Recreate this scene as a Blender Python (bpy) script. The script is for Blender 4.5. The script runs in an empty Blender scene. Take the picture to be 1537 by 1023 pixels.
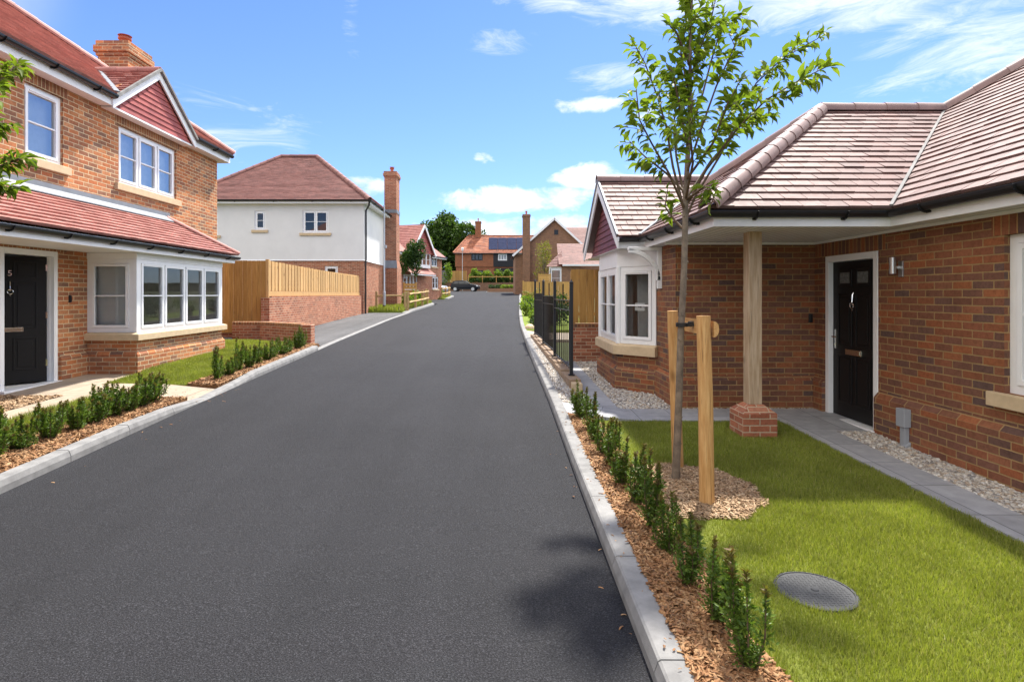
import bpy, math, random
import numpy as np
from mathutils import Vector, Matrix
random.seed(7); rng = np.random.default_rng(7)
scene = bpy.context.scene
COL = scene.collection
R = math.radians
V = Vector

# ---------------------------------------------------------------- terrain
def G(y):
    "height of the road: climbs away from the viewer"
    if y < 25: return .028 * y
    return .7 + .0235 * (y - 25)
def GL(y): return G(y) + .10                     # left verge
def GR(x, y):                                    # right verge, falling gently towards the bungalow
    t = min(1, max(0, (x - .84) / .5))
    return G(y) + .09 * (1 - t) - .01 * t
def lerp_table(tab, y):
    if y <= tab[0][0]: return tab[0][1]
    for (a, b), (c, d) in zip(tab, tab[1:]):
        if y <= c:
            t = (y - a) / (c - a); return b + (d - b) * t
    return tab[-1][1]
LK = [(0, -3.9), (2.5, -3.95), (4.6, -4.03), (6.9, -4.14), (9.1, -4.22), (12.7, -4.32), (15.3, -4.42), (24, -4.55), (30, -4.5), (40, -4.25), (60, -4.5)]
RK = [(0, .66), (2.5, .68), (5, .70), (8, .745), (10.5, .75), (14, .77), (20.7, .86), (28, 1.1), (35, 1.4), (55, 2.2), (75, 3.1), (82, 3.0)]
def lk(y): return lerp_table(LK, y)
def rk(y): return lerp_table(RK, y)

# ---------------------------------------------------------------- mesh helpers
class MB:
    def __init__(s): s.v = []; s.f = []; s.uvo = []
    def quad(s, *p): s.poly(p)
    def poly(s, p, uvf=None):
        i = len(s.v); s.v += [tuple(q) for q in p]; s.f.append(tuple(range(i, i + len(p))))
    def add(s, verts, faces):
        i = len(s.v); s.v += [tuple(q) for q in verts]
        s.f += [tuple(i + k for k in f) for f in faces]
    def box(s, x0, x1, y0, y1, z0, z1):
        s.add([(x0,y0,z0),(x1,y0,z0),(x1,y1,z0),(x0,y1,z0),(x0,y0,z1),(x1,y0,z1),(x1,y1,z1),(x0,y1,z1)],
              [(3,2,1,0),(4,5,6,7),(0,1,5,4),(1,2,6,5),(2,3,7,6),(3,0,4,7)])
    def fbox(s, F, u0, u1, d0, d1, z0, z1):
        "box in a wall frame F(u, d, z); d outward"
        c = [F(u0,d0,z0),F(u1,d0,z0),F(u1,d1,z0),F(u0,d1,z0),F(u0,d0,z1),F(u1,d0,z1),F(u1,d1,z1),F(u0,d1,z1)]
        s.add(c, [(0,1,2,3),(7,6,5,4),(4,5,1,0),(5,6,2,1),(6,7,3,2),(7,4,0,3)])
    def beam(s, a, b, w, h, up=V((0,0,1))):
        a = V(a); b = V(b); d = (b - a).normalized()
        x = d.cross(up)
        if x.length < 1e-4: x = d.cross(V((1,0,0)))
        x.normalize(); y = x.cross(d).normalized()
        x = x * w / 2; y = y * h / 2
        s.add([a-x-y, a+x-y, a+x+y, a-x+y, b-x-y, b+x-y, b+x+y, b-x+y],
              [(3,2,1,0),(4,5,6,7),(0,1,5,4),(1,2,6,5),(2,3,7,6),(3,0,4,7)])
    def tube(s, pts, rad, n=8, caps=True):
        pts = [V(p) for p in pts]
        if not hasattr(rad, '__len__'): rad = [rad] * len(pts)
        rings = []; prev = None
        for i, p in enumerate(pts):
            d = (pts[min(i+1, len(pts)-1)] - pts[max(i-1, 0)]).normalized()
            if prev is None:
                x = d.cross(V((0,0,1)))
                if x.length < .05: x = d.cross(V((1,0,0)))
            else:
                x = prev - d * prev.dot(d)
            x.normalize(); y = d.cross(x); prev = x
            rings.append([p + (x * math.cos(t) + y * math.sin(t)) * rad[i] for t in [2*math.pi*k/n for k in range(n)]])
        i0 = len(s.v)
        for r in rings: s.v += [tuple(q) for q in r]
        for i in range(len(rings) - 1):
            for k in range(n):
                a = i0 + i*n + k; b = i0 + i*n + (k+1) % n
                s.f.append((a, b, b + n, a + n))
        if caps:
            s.f.append(tuple(i0 + k for k in range(n))[::-1]); s.f.append(tuple(i0 + (len(rings)-1)*n + k for k in range(n)))
    def lathe(s, c, prof, n=16):
        "profile (r, z) spun round a vertical axis at c"
        c = V(c); i0 = len(s.v)
        for r, z in prof:
            for k in range(n):
                t = 2*math.pi*k/n; s.v.append((c.x + r*math.cos(t), c.y + r*math.sin(t), c.z + z))
        for i in range(len(prof) - 1):
            for k in range(n):
                a = i0+i*n+k; b = i0+i*n+(k+1) % n
                s.f.append((a, b, b+n, a+n))
        s.f.append(tuple(i0 + k for k in range(n))[::-1]); s.f.append(tuple(i0+(len(prof)-1)*n+k for k in range(n)))
    def sweep(s, path, prof, closed=True, z=None):
        "profile of (offset to the left, z) along a level plan path with mitred corners"
        n = len(path); rings = []
        for i in range(n):
            p = V(path[i][:2])
            t0 = (p - V(path[i-1][:2])).normalized() if i else None
            t1 = (V(path[i+1][:2]) - p).normalized() if i < n-1 else None
            if t0 is None: t0 = t1
            if t1 is None: t1 = t0
            n0 = V((-t0.y, t0.x)); n1 = V((-t1.y, t1.x)); m = (n0 + n1)
            m = m / max(.3, (1 + n0.dot(n1)))
            zz = path[i][2] if len(path[i]) > 2 else 0
            rings.append([(p.x + m.x*d, p.y + m.y*d, zz + h) for d, h in prof])
        k = len(prof); i0 = len(s.v)
        for r in rings: s.v += r
        for i in range(n-1):
            for j in range(k if closed else k-1):
                a = i0+i*k+j; b = i0+i*k+(j+1) % k
                s.f.append((a, b, b+k, a+k))
        if closed:
            s.f.append(tuple(i0+j for j in range(k))[::-1]); s.f.append(tuple(i0+(n-1)*k+j for j in range(k)))
    def prism(s, pts, vec):
        pts = [V(p) for p in pts]; vec = V(vec); n = len(pts)
        s.add(pts + [p + vec for p in pts], [tuple(range(n))[::-1], tuple(range(n, 2*n))] + [(i, (i+1) % n, n+(i+1) % n, n+i) for i in range(n)])

def origin_of(o):
    t = V((0,0,0))
    while o is not None: t += o.location; o = o.parent
    return t

def finish(me, mat, smooth):
    for m in (mat if isinstance(mat, (list, tuple)) else [mat]): me.materials.append(m)
    if smooth: me.polygons.foreach_set('use_smooth', [True] * len(me.polygons))

def build(name, mb, mat, parent=None, smooth=False, recalc=True, bevel=0, origin=None):
    import bmesh
    o3 = origin_of(parent) if parent is not None else V(origin or (0,0,0))
    me = bpy.data.meshes.new(name)
    me.from_pydata([(a[0]-o3.x, a[1]-o3.y, a[2]-o3.z) for a in mb.v], [], mb.f)
    if recalc:
        bm = bmesh.new(); bm.from_mesh(me); bmesh.ops.recalc_face_normals(bm, faces=bm.faces); bm.to_mesh(me); bm.free()
    # metric UVs from the world position of every face
    uv = me.uv_layers.new(name='UVMap')
    nl = len(me.loops); co = np.empty(len(me.vertices)*3); me.vertices.foreach_get('co', co); co = co.reshape(-1,3) + np.array(o3)
    li = np.empty(nl, dtype=np.int64); me.loops.foreach_get('vertex_index', li)
    fn = np.empty(len(me.polygons)*3); me.polygons.foreach_get('normal', fn); fn = fn.reshape(-1,3)
    lt = np.empty(len(me.polygons), dtype=np.int64); me.polygons.foreach_get('loop_total', lt)
    n = np.repeat(fn, lt, axis=0)
    flat = np.abs(n[:,2]) > .995
    t = np.stack([-n[:,1], n[:,0], np.zeros(nl)], 1); l = np.linalg.norm(t, axis=1); l[l < 1e-9] = 1; t /= l[:,None]
    # same sense for opposite faces, so courses stay put
    t[flat] = (1,0,0)
    b = np.cross(n, t); b[flat] = (0,1,0)
    p = co[li]
    uv.data.foreach_set('uv', np.stack([(p*t).sum(1), (p*b).sum(1)], 1).astype(np.float32).ravel())
    finish(me, mat, smooth)
    o = bpy.data.objects.new(name, me); COL.objects.link(o)
    if parent is not None: o.parent = parent
    else: o.location = o3
    if bevel:
        md = o.modifiers.new('bevel', 'BEVEL'); md.width = bevel; md.segments = 2; md.limit_method = 'ANGLE'; md.angle_limit = R(40)
    if smooth:
        try: me.set_sharp_from_angle(angle=R(42))
        except Exception: pass
    return o

def np_mesh(name, verts, loops, totals, mat, parent=None, smooth=False, origin=(0,0,0)):
    me = bpy.data.meshes.new(name)
    o3 = origin_of(parent) if parent is not None else V(origin)
    me.vertices.add(len(verts)); me.vertices.foreach_set('co', (np.asarray(verts) - np.array(o3)).astype(np.float32).ravel())
    me.loops.add(len(loops)); me.loops.foreach_set('vertex_index', np.asarray(loops, dtype=np.int32).ravel())
    me.polygons.add(len(totals)); totals = np.asarray(totals, dtype=np.int32)
    me.polygons.foreach_set('loop_start', np.concatenate([[0], np.cumsum(totals)[:-1]]).astype(np.int32))
    me.polygons.foreach_set('loop_total', totals)
    me.update(calc_edges=True); me.validate()
    finish(me, mat, smooth)
    o = bpy.data.objects.new(name, me); COL.objects.link(o)
    if parent is not None: o.parent = parent
    else: o.location = o3
    return o

def scatter(name, tv, tf, pos, rot, scl, mat, parent=None, smooth=False, origin=(0,0,0)):
    "many copies of one little template in ONE mesh: rot (k,3,3), scl (k,3)"
    tv = np.asarray(tv, float); k = len(pos); n = len(tv)
    vv = tv[None] * np.asarray(scl)[:,None,:]
    vv = np.einsum('kij,knj->kni', rot, vv) + np.asarray(pos)[:,None,:]
    base = (np.arange(k) * n)[:,None]
    lp = np.concatenate([np.asarray(f) for f in tf]); tot = np.array([len(f) for f in tf])
    loops = (lp[None] + base).ravel(); totals = np.tile(tot, k)
    return np_mesh(name, vv.reshape(-1,3), loops, totals, mat, parent, smooth, origin)

def rots(yaw, pitch, roll):
    cy, sy = np.cos(yaw), np.sin(yaw); cp, sp = np.cos(pitch), np.sin(pitch); cr, sr = np.cos(roll), np.sin(roll)
    z = np.zeros_like(cy); o = np.ones_like(cy)
    Rz = np.stack([np.stack([cy,-sy,z],-1), np.stack([sy,cy,z],-1), np.stack([z,z,o],-1)], -2)
    Rx = np.stack([np.stack([o,z,z],-1), np.stack([z,cp,-sp],-1), np.stack([z,sp,cp],-1)], -2)
    Ry = np.stack([np.stack([cr,z,sr],-1), np.stack([z,o,z],-1), np.stack([-sr,z,cr],-1)], -2)
    return Rz @ Rx @ Ry

def tag(o, label=None, cat=None, group=None, kind=None):
    if label: o['label'] = label
    if cat: o['category'] = cat
    if group: o['group'] = group
    if kind: o['kind'] = kind
    return o
def thing(name, label, cat, loc, group=None):
    o = bpy.data.objects.new(name, None); COL.objects.link(o); o.location = loc; o.empty_display_size = .2
    return tag(o, label, cat, group)
def struct(name, mb, mat, kind='structure', **k):
    return tag(build(name, mb, mat, **k), kind=kind)
def copy_tree(o, parent=None):
    c = o.copy(); COL.objects.link(c)
    if parent is not None: c.parent = parent
    for ch in list(o.children): copy_tree(ch, c)
    return c

# ---------------------------------------------------------------- materials
class NT:
    "tiny node-graph helper"
    def __init__(s, name):
        s.m = bpy.data.materials.new(name); s.m.use_nodes = True; s.t = s.m.node_tree; s.n = s.t.nodes; s.l = s.t.links
        s.p = s.n['Principled BSDF']; s.out = s.n['Material Output']
    def put(s, sock, val):
        if isinstance(val, bpy.types.NodeSocket): s.l.new(val, sock)
        elif hasattr(val, '__len__') and sock.type == 'RGBA' and len(val) == 3: sock.default_value = (*val, 1)
        else: sock.default_value = val
    def math(s, op, a, b=0., c=None, clamp=False):
        q = s.n.new('ShaderNodeMath'); q.operation = op; q.use_clamp = clamp
        s.put(q.inputs[0], a); s.put(q.inputs[1], b)
        if c is not None: s.put(q.inputs[2], c)
        return q.outputs[0]
    def noise(s, vec=None, scale=5., detail=3., rough=.5, dim='3D'):
        q = s.n.new('ShaderNodeTexNoise'); q.noise_dimensions = dim
        if vec is not None: s.l.new(vec, q.inputs['Vector'])
        q.inputs['Scale'].default_value = scale; q.inputs['Detail'].default_value = detail; q.inputs['Roughness'].default_value = rough
        return q.outputs[0]
    def ramp(s, fac, stops, interp='LINEAR'):
        q = s.n.new('ShaderNodeValToRGB'); q.color_ramp.interpolation = interp; e = q.color_ramp.elements
        while len(e) < len(stops): e.new(.5)
        for el, (p, c) in zip(e, stops):
            el.position = p; el.color = (*c, 1) if hasattr(c, '__len__') else (c, c, c, 1)
        s.l.new(fac, q.inputs[0]); return q.outputs[0]
    def mix(s, fac, a, b, mode='MIX'):
        q = s.n.new('ShaderNodeMix'); q.data_type = 'RGBA'; q.blend_type = mode
        s.put(q.inputs[0], fac); s.put(q.inputs[6], a); s.put(q.inputs[7], b); return q.outputs[2]
    def pos(s): return s.n.new('ShaderNodeNewGeometry').outputs['Position']
    def island(s): return s.n.new('ShaderNodeNewGeometry').outputs['Random Per Island']
    def uv(s): return s.n.new('ShaderNodeTexCoord').outputs['UV']
    def gen(s): return s.n.new('ShaderNodeTexCoord').outputs['Object']
    def scale(s, vec, v):
        q = s.n.new('ShaderNodeMapping'); s.l.new(vec, q.inputs[0]); q.inputs['Scale'].default_value = v; return q.outputs[0]
    def bump(s, h, strength=.3, dist=.01):
        q = s.n.new('ShaderNodeBump'); q.inputs['Strength'].default_value = strength; q.inputs['Distance'].default_value = dist
        s.l.new(h, q.inputs['Height']); s.l.new(q.outputs[0], s.p.inputs['Normal'])
    def set(s, col=None, rough=None, metal=None, spec=None):
        if col is not None: s.put(s.p.inputs['Base Color'], col)
        if rough is not None: s.put(s.p.inputs['Roughness'], rough)
        if metal is not None: s.put(s.p.inputs['Metallic'], metal)
        if spec is not None: s.put(s.p.inputs['Specular IOR Level'], spec)
        return s.m

def plain(name, col, rough=.5, metal=0, var=.12, scale=6., bump=.0, bscale=60., spec=.5):
    t = NT(name); n = t.noise(t.pos(), scale, 4, .6)
    lo = tuple(c*(1-var) for c in col); hi = tuple(min(1, c*(1+var)) for c in col)
    c = t.ramp(n, [(.3, lo), (.7, hi)])
    if bump: t.bump(t.noise(t.pos(), bscale, 3, .6), bump, .004)
    return t.set(c, rough, metal, spec)

def brick_mat(name, cols, mortar, soldier=False, bw=.225, bh=.075, var=.35):
    t = NT(name); sep = t.n.new('ShaderNodeSeparateXYZ'); t.l.new(t.uv(), sep.inputs[0])
    u, v = (sep.outputs[1], sep.outputs[0]) if soldier else (sep.outputs[0], sep.outputs[1])
    rv = t.math('DIVIDE', v, bh); row = t.math('FLOOR', rv)
    sh = 0. if soldier else t.math('MULTIPLY', t.math('FLOORED_MODULO', row, 2.), .5)
    wob = t.math('MULTIPLY', t.math('SUBTRACT', t.noise(t.pos(), 9., 2), .5), .006)
    cu = t.math('ADD', t.math('DIVIDE', t.math('ADD', u, wob), bw), sh); col = t.math('FLOOR', cu)
    fu = t.math('MULTIPLY', t.math('FRACT', cu), bw); fv = t.math('MULTIPLY', t.math('FRACT', t.math('DIVIDE', t.math('ADD', v, wob), bh)), bh)
    d = t.math('MINIMUM', t.math('MINIMUM', fu, t.math('SUBTRACT', bw, fu)), t.math('MINIMUM', fv, t.math('SUBTRACT', bh, fv)))
    d = t.math('ADD', d, t.math('MULTIPLY', t.math('SUBTRACT', t.noise(t.pos(), 70., 3), .5), .006))
    mr = t.n.new('ShaderNodeMapRange'); mr.interpolation_type = 'SMOOTHSTEP'; t.l.new(d, mr.inputs[0]); mr.inputs[1].default_value = .0042; mr.inputs[2].default_value = .0075
    mask = mr.outputs[0]
    cb = t.n.new('ShaderNodeCombineXYZ'); t.l.new(col, cb.inputs[0]); t.l.new(row, cb.inputs[1])
    wn = t.n.new('ShaderNodeTexWhiteNoise'); wn.noise_dimensions = '2D'; t.l.new(cb.outputs[0], wn.inputs['Vector'])
    bc = t.ramp(wn.outputs[0], [(i/len(cols), c) for i, c in enumerate(cols)], 'CONSTANT')
    wn2 = t.n.new('ShaderNodeTexWhiteNoise'); wn2.noise_dimensions = '3D'; t.l.new(cb.outputs[0], wn2.inputs['Vector'])
    bc = t.mix(.42, bc, t.ramp(wn2.outputs[0], [(0, cols[0]), (.5, cols[len(cols)//2]), (1, cols[-1])]))
    dirt = t.ramp(t.noise(t.pos(), 26., 5, .7), [(.25, 1-var), (.5, 1.), (.8, 1+var*.6)])
    bc = t.mix(1., bc, dirt, 'MULTIPLY')
    big = t.ramp(t.noise(t.pos(), 1.6, 5, .65), [(.3, .78), (.5, 1.), (.7, 1.14)])
    bc = t.mix(1., bc, big, 'MULTIPLY')
    mc = t.mix(1., mortar, t.ramp(t.noise(t.pos(), 8., 4), [(.3, .8), (.7, 1.1)]), 'MULTIPLY')
    c = t.mix(mask, mc, bc)
    h = t.math('ADD', t.math('MULTIPLY', mask, 1.), t.math('MULTIPLY', t.noise(t.pos(), 60., 4, .7), .5))
    t.bump(h, .55, .008)
    return t.set(c, .88, 0, .25)

def tile_mat(name, cols, rough=.55, dark=1., spec=.5):
    t = NT(name); c = t.ramp(t.island(), [(i/max(1, len(cols)-1), q) for i, q in enumerate(cols)])
    c = t.mix(1., c, t.ramp(t.noise(t.pos(), 3., 5, .65), [(.3, .78), (.7, 1.15)]), 'MULTIPLY')
    c = t.mix(1., c, t.ramp(t.noise(t.pos(), 120., 2, .6), [(.3, .85), (.7, 1.1)]), 'MULTIPLY')
    t.bump(t.noise(t.pos(), 180., 3), .15, .003)
    rr = t.math('MULTIPLY_ADD', t.noise(t.pos(), 14., 3), .2, rough - .1)
    return t.set(c, rr, 0, spec)

def wood_mat(name, c0, c1, axis='z', scale=1., knots=True, rough=.75):
    t = NT(name); s = {'z': (14, 14, 1.1), 'y': (14, 1.1, 14), 'x': (1.1, 14, 14)}[axis]
    vec = t.scale(t.pos(), tuple(k*scale for k in s))
    isl = t.island()
    n = t.noise(vec, 1.6, 5, .6)
    c = t.ramp(n, [(.28, c0), (.5, tuple((a+b)/2 for a, b in zip(c0, c1))), (.72, c1)])
    c = t.mix(1., c, t.ramp(isl, [(0, .78), (1, 1.14)]), 'MULTIPLY')
    if knots:
        vo = t.n.new('ShaderNodeTexVoronoi'); vo.inputs['Scale'].default_value = 1.; t.l.new(t.scale(t.pos(), tuple(2.6 if k > 5 else 1.6 for k in s)), vo.inputs[0])
        k = t.ramp(vo.outputs[0], [(.05, 0.), (.13, 1.)]); c = t.mix(k, tuple(a*.45 for a in c0), c)
    ck = t.ramp(t.noise(t.scale(t.pos(), tuple(k*scale*(2.2 if k > 5 else .8) for k in s)), 1.3, 3, .5), [(.30, .45), (.37, 1.)])
    c = t.mix(1., c, ck, 'MULTIPLY')
    t.bump(t.math('ADD', n, ck), .3, .004)
    return t.set(c, rough, 0, .25)

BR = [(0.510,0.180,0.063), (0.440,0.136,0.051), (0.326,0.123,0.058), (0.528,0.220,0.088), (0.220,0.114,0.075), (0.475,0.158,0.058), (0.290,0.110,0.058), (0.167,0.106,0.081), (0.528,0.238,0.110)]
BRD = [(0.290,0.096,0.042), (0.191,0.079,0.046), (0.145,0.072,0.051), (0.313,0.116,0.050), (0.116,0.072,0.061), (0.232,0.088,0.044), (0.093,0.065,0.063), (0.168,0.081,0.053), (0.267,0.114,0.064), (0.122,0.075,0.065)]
M = {}
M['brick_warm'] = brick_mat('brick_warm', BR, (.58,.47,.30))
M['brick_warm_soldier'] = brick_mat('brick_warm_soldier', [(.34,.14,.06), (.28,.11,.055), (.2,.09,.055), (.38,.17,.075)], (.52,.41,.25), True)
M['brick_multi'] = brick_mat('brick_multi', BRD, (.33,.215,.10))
M['brick_multi_soldier'] = brick_mat('brick_multi_soldier', BRD, (.38,.23,.10), True)
M['brick_garden'] = brick_mat('brick_garden', [(.42,.15,.08), (.34,.11,.06), (.25,.09,.055), (.38,.14,.08), (.45,.2,.12)], (.50,.40,.28))
M['brick_far'] = brick_mat('brick_far', [(.27,.14,.08), (.22,.115,.07), (.18,.095,.062)], (.32,.23,.15))
M['brick_orange'] = brick_mat('brick_orange', [(.34,.12,.055), (.29,.10,.05), (.24,.09,.048)], (.30,.17,.1))
M['tile_red'] = tile_mat('tile_red', [(.37,.150,.120), (.42,.18,.145), (.33,.125,.10), (.45,.20,.165)], .6)
M['tile_brown'] = tile_mat('tile_brown', [(.23,.095,.078), (.185,.078,.066), (.26,.115,.095), (.215,.088,.073)], .65)
M['tile_sheen'] = tile_mat('tile_sheen', [(.20,.120,.105), (.145,.086,.077), (.25,.16,.143), (.168,.10,.089), (.22,.125,.108)], .66, spec=.32)
M['tile_ridge'] = tile_mat('tile_ridge', [(.27,.185,.17), (.22,.14,.13), (.30,.215,.2)], .55, spec=.4)  # lighter than the slopes: the sheen on the cappings is put into the colour
M['tile_hung'] = tile_mat('tile_hung', [(.36,.085,.07), (.33,.075,.065), (.39,.10,.08)], .6)
M['tile_maroon'] = tile_mat('tile_maroon', [(.15,.03,.035), (.13,.026,.03), (.17,.036,.04)], .6)
M['tile_orange'] = tile_mat('tile_orange', [(.40,.13,.06), (.31,.105,.055), (.45,.17,.085), (.22,.095,.065)], .8)
M['upvc'] = plain('upvc', (.82,.83,.84), .32, 0, .03)
M['trim'] = plain('white_trim', (.80,.81,.82), .45, 0, .04)
M['render'] = plain('white_render', (.70,.70,.69), .9, 0, .04, 1.5, .25, 250.)
M['stone'] = plain('sill_stone', (.56,.43,.27), .85, 0, .1, 9., .3, 150.)
M['lead'] = plain('lead', (.21,.225,.245), .6, .2, .12, 5.)
M['gutter'] = plain('black_plastic', (.010,.010,.011), .38, 0, .1)
M['black_paint'] = plain('black_paint', (.010,.010,.012), .35, 0, .1)
M['door_black'] = plain('black_door', (.008,.008,.009), .45, 0, .1, 20., .1, 90., .3)
M['chrome'] = plain('chrome', (.75,.74,.72), .18, 1, .05)
M['steel'] = plain('brushed_steel', (.5,.5,.49), .35, .9, .06)
M['galv'] = plain('galvanised', (.42,.44,.46), .5, .6, .1, 20.)
M['grey_plastic'] = plain('grey_plastic', (.30,.32,.35), .5, 0, .05)
M['plaster'] = plain('plaster', (.80,.79,.76), .9, 0, .04)
M['floor_in'] = plain('inner_floor', (.22,.18,.14), .8)
M['curtain'] = plain('curtain', (.75,.74,.72), .9, 0, .08, 14.)
M['card'] = plain('card', (.85,.85,.86), .7, 0, .02)
M['ink'] = plain('ink', (.03,.03,.03), .7)
M['terracotta'] = plain('terracotta', (.38,.10,.06), .7, 0, .12)
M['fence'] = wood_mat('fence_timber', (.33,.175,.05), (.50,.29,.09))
M['fence_sunlit'] = wood_mat('fence_sunlit', (.52,.31,.12), (.66,.43,.2))  # lighter copy of the fence timber: sunlight on the side put into the colour
M['fence_far'] = wood_mat('fence_far', (.44,.25,.075), (.56,.34,.115))
M['fence_grey'] = wood_mat('fence_grey', (.13,.13,.13), (.2,.195,.19))
M['rail'] = wood_mat('rail_timber', (.40,.26,.11), (.56,.40,.2), 'y')
M['stake'] = wood_mat('stake_timber', (.44,.22,.07), (.68,.42,.18), 'z', 2.6)
M['stake_y'] = wood_mat('stake_timber_y', (.44,.22,.07), (.68,.42,.18), 'y', 2.6)
M['oak'] = wood_mat('oak_post', (.36,.24,.13), (.62,.49,.35), 'z', 1.6)
M['concrete'] = plain('concrete', (.215,.212,.205), .9, 0, .24, 7., .35, 220.)
M['rubber'] = plain('rubber', (.012,.012,.012), .6)
M['solar'] = plain('solar', (.03,.032,.055), .12, 0, .2, 1.5)
M['boards_black'] = plain('black_boards', (.012,.012,.015), .6, 0, .2, 4.)
def soffit_mat():
    t = NT('soffit_boards'); sx = t.n.new('ShaderNodeSeparateXYZ'); t.l.new(t.pos(), sx.inputs[0])
    f = t.math('FRACT', t.math('DIVIDE', sx.outputs[0], .10)); g = t.ramp(f, [(0, 0.), (.11, 1.), (.89, 1.), (1, 0.)])
    t.bump(g, .9, .012); return t.set(t.mix(g, (.20,.20,.20), (.80,.80,.79)), .5)
M['soffit'] = soffit_mat()
def glass_mat(name, refl, tint):
    t = NT(name); t.n.remove(t.p)
    tr = t.n.new('ShaderNodeBsdfTransparent'); tr.inputs[0].default_value = (*tint, 1)
    gl = t.n.new('ShaderNodeBsdfGlossy'); gl.inputs['Roughness'].default_value = .015; gl.inputs[0].default_value = (.92,.95,1,1)
    bu = t.n.new('ShaderNodeBump'); bu.inputs['Strength'].default_value = .02; t.l.new(t.noise(t.pos(), 1.5, 1), bu.inputs['Height']); t.l.new(bu.outputs[0], gl.inputs['Normal'])
    lw = t.n.new('ShaderNodeFresnel'); lw.inputs[0].default_value = 1.5
    f = t.math('ADD', t.math('MULTIPLY', lw.outputs[0], 1.0), refl, clamp=True)
    mx = t.n.new('ShaderNodeMixShader'); t.l.new(f, mx.inputs[0]); t.l.new(tr.outputs[0], mx.inputs[1]); t.l.new(gl.outputs[0], mx.inputs[2])
    t.l.new(mx.outputs[0], t.out.inputs[0]); return t.m
M['glass'] = glass_mat('window_glass', .02, (.86,.88,.87))
M['glass_sky'] = glass_mat('window_glass_upper', .24, (.6,.65,.66))
def leaf_mat(name, cols, trans=.35, rough=.55, spec=.22):
    t = NT(name); c = t.ramp(t.island(), [(i/max(1, len(cols)-1), q) for i, q in enumerate(cols)])
    c = t.mix(1., c, t.ramp(t.noise(t.pos(), 2.2, 3), [(.3, .8), (.7, 1.2)]), 'MULTIPLY')
    t.set(c, rough, 0, spec)
    tl = t.n.new('ShaderNodeBsdfTranslucent'); t.l.new(t.mix(1., c, (1.5,1.6,.6), 'MULTIPLY'), tl.inputs[0])
    mx = t.n.new('ShaderNodeMixShader'); mx.inputs[0].default_value = trans
    t.l.new(t.p.outputs[0], mx.inputs[1]); t.l.new(tl.outputs[0], mx.inputs[2]); t.l.new(mx.outputs[0], t.out.inputs[0]); return t.m
M['leaf'] = leaf_mat('tree_leaf', [(.10,.155,.02), (.14,.20,.026), (.18,.24,.034), (.08,.13,.02)], .45)
M['leaf_dark'] = leaf_mat('dark_leaf', [(.02,.05,.012), (.035,.075,.016), (.05,.10,.02)], .25)
M['leaf_bright'] = leaf_mat('bright_leaf', [(.12,.19,.03), (.17,.24,.035), (.09,.15,.025)], .4)
M['leaf_yellow'] = leaf_mat('yellow_leaf', [(.16,.15,.03), (.13,.14,.03), (.20,.17,.05)], .4)
M['yew'] = leaf_mat('yew_leaf', [(.05,.095,.017), (.09,.155,.025), (.14,.21,.034), (.065,.115,.02), (.11,.175,.027)], .3, .4)
M['yew_tip'] = leaf_mat('yew_tip', [(.12,.10,.025), (.13,.14,.03), (.13,.06,.03)], .25, .5)
M['bark'] = plain('bark', (.17,.135,.10), .9, 0, .4, 14., .8, 40.)
M['twig'] = plain('twig', (.10,.065,.035), .8, 0, .3, 20.)
M['blade'] = leaf_mat('grass_blade', [(.185,.22,.036), (.24,.275,.044), (.29,.315,.066), (.165,.205,.034), (.37,.345,.14)], .3, .55, .25)
def soil_mat(name, cols, scale, bump=.6):
    t = NT(name); c = t.ramp(t.noise(t.pos(), scale, 6, .7), [(.25 + .5*i/max(1, len(cols)-1), q) for i, q in enumerate(cols)])
    t.bump(t.noise(t.pos(), scale*1.5, 5, .7), bump, .02); return t.set(c, .95, 0, .2)
M['turf_base'] = soil_mat('turf_base', [(.08,.095,.016), (.14,.165,.025), (.2,.22,.04)], 40.)
M['grass_far'] = soil_mat('grass_far', [(.11,.15,.02), (.16,.21,.028), (.21,.26,.038)], 9., .9)
M['mulch_base'] = soil_mat('mulch_base', [(.07,.032,.015), (.17,.085,.036), (.27,.145,.065)], 60.)
M['gravel_base'] = soil_mat('gravel_base', [(.16,.14,.12), (.3,.28,.25), (.45,.42,.38)], 70.)
M['earth'] = soil_mat('earth', [(.045,.055,.02), (.07,.08,.028), (.10,.105,.04)], 1.2)
def chip_mat(name, cols, rough=.8):
    t = NT(name); c = t.ramp(t.island(), [(i/max(1, len(cols)-1), q) for i, q in enumerate(cols)])
    c = t.mix(1., c, t.ramp(t.noise(t.pos(), 90., 3), [(.3, .75), (.7, 1.15)]), 'MULTIPLY'); return t.set(c, rough, 0, .3)
M['chip'] = chip_mat('bark_chip', [(.17,.075,.03), (.28,.135,.055), (.36,.20,.09), (.23,.105,.042), (.46,.28,.14), (.10,.048,.024)])
M['chip_pale'] = chip_mat('bark_chip_pale', [(.29,.175,.09), (.38,.25,.145), (.46,.325,.2), (.33,.205,.11), (.52,.39,.25), (.21,.125,.068)])
M['pebble'] = chip_mat('pebble', [(.5,.46,.4), (.34,.31,.28), (.62,.59,.53), (.42,.33,.24), (.2,.19,.185), (.68,.66,.62)], .6)
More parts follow.
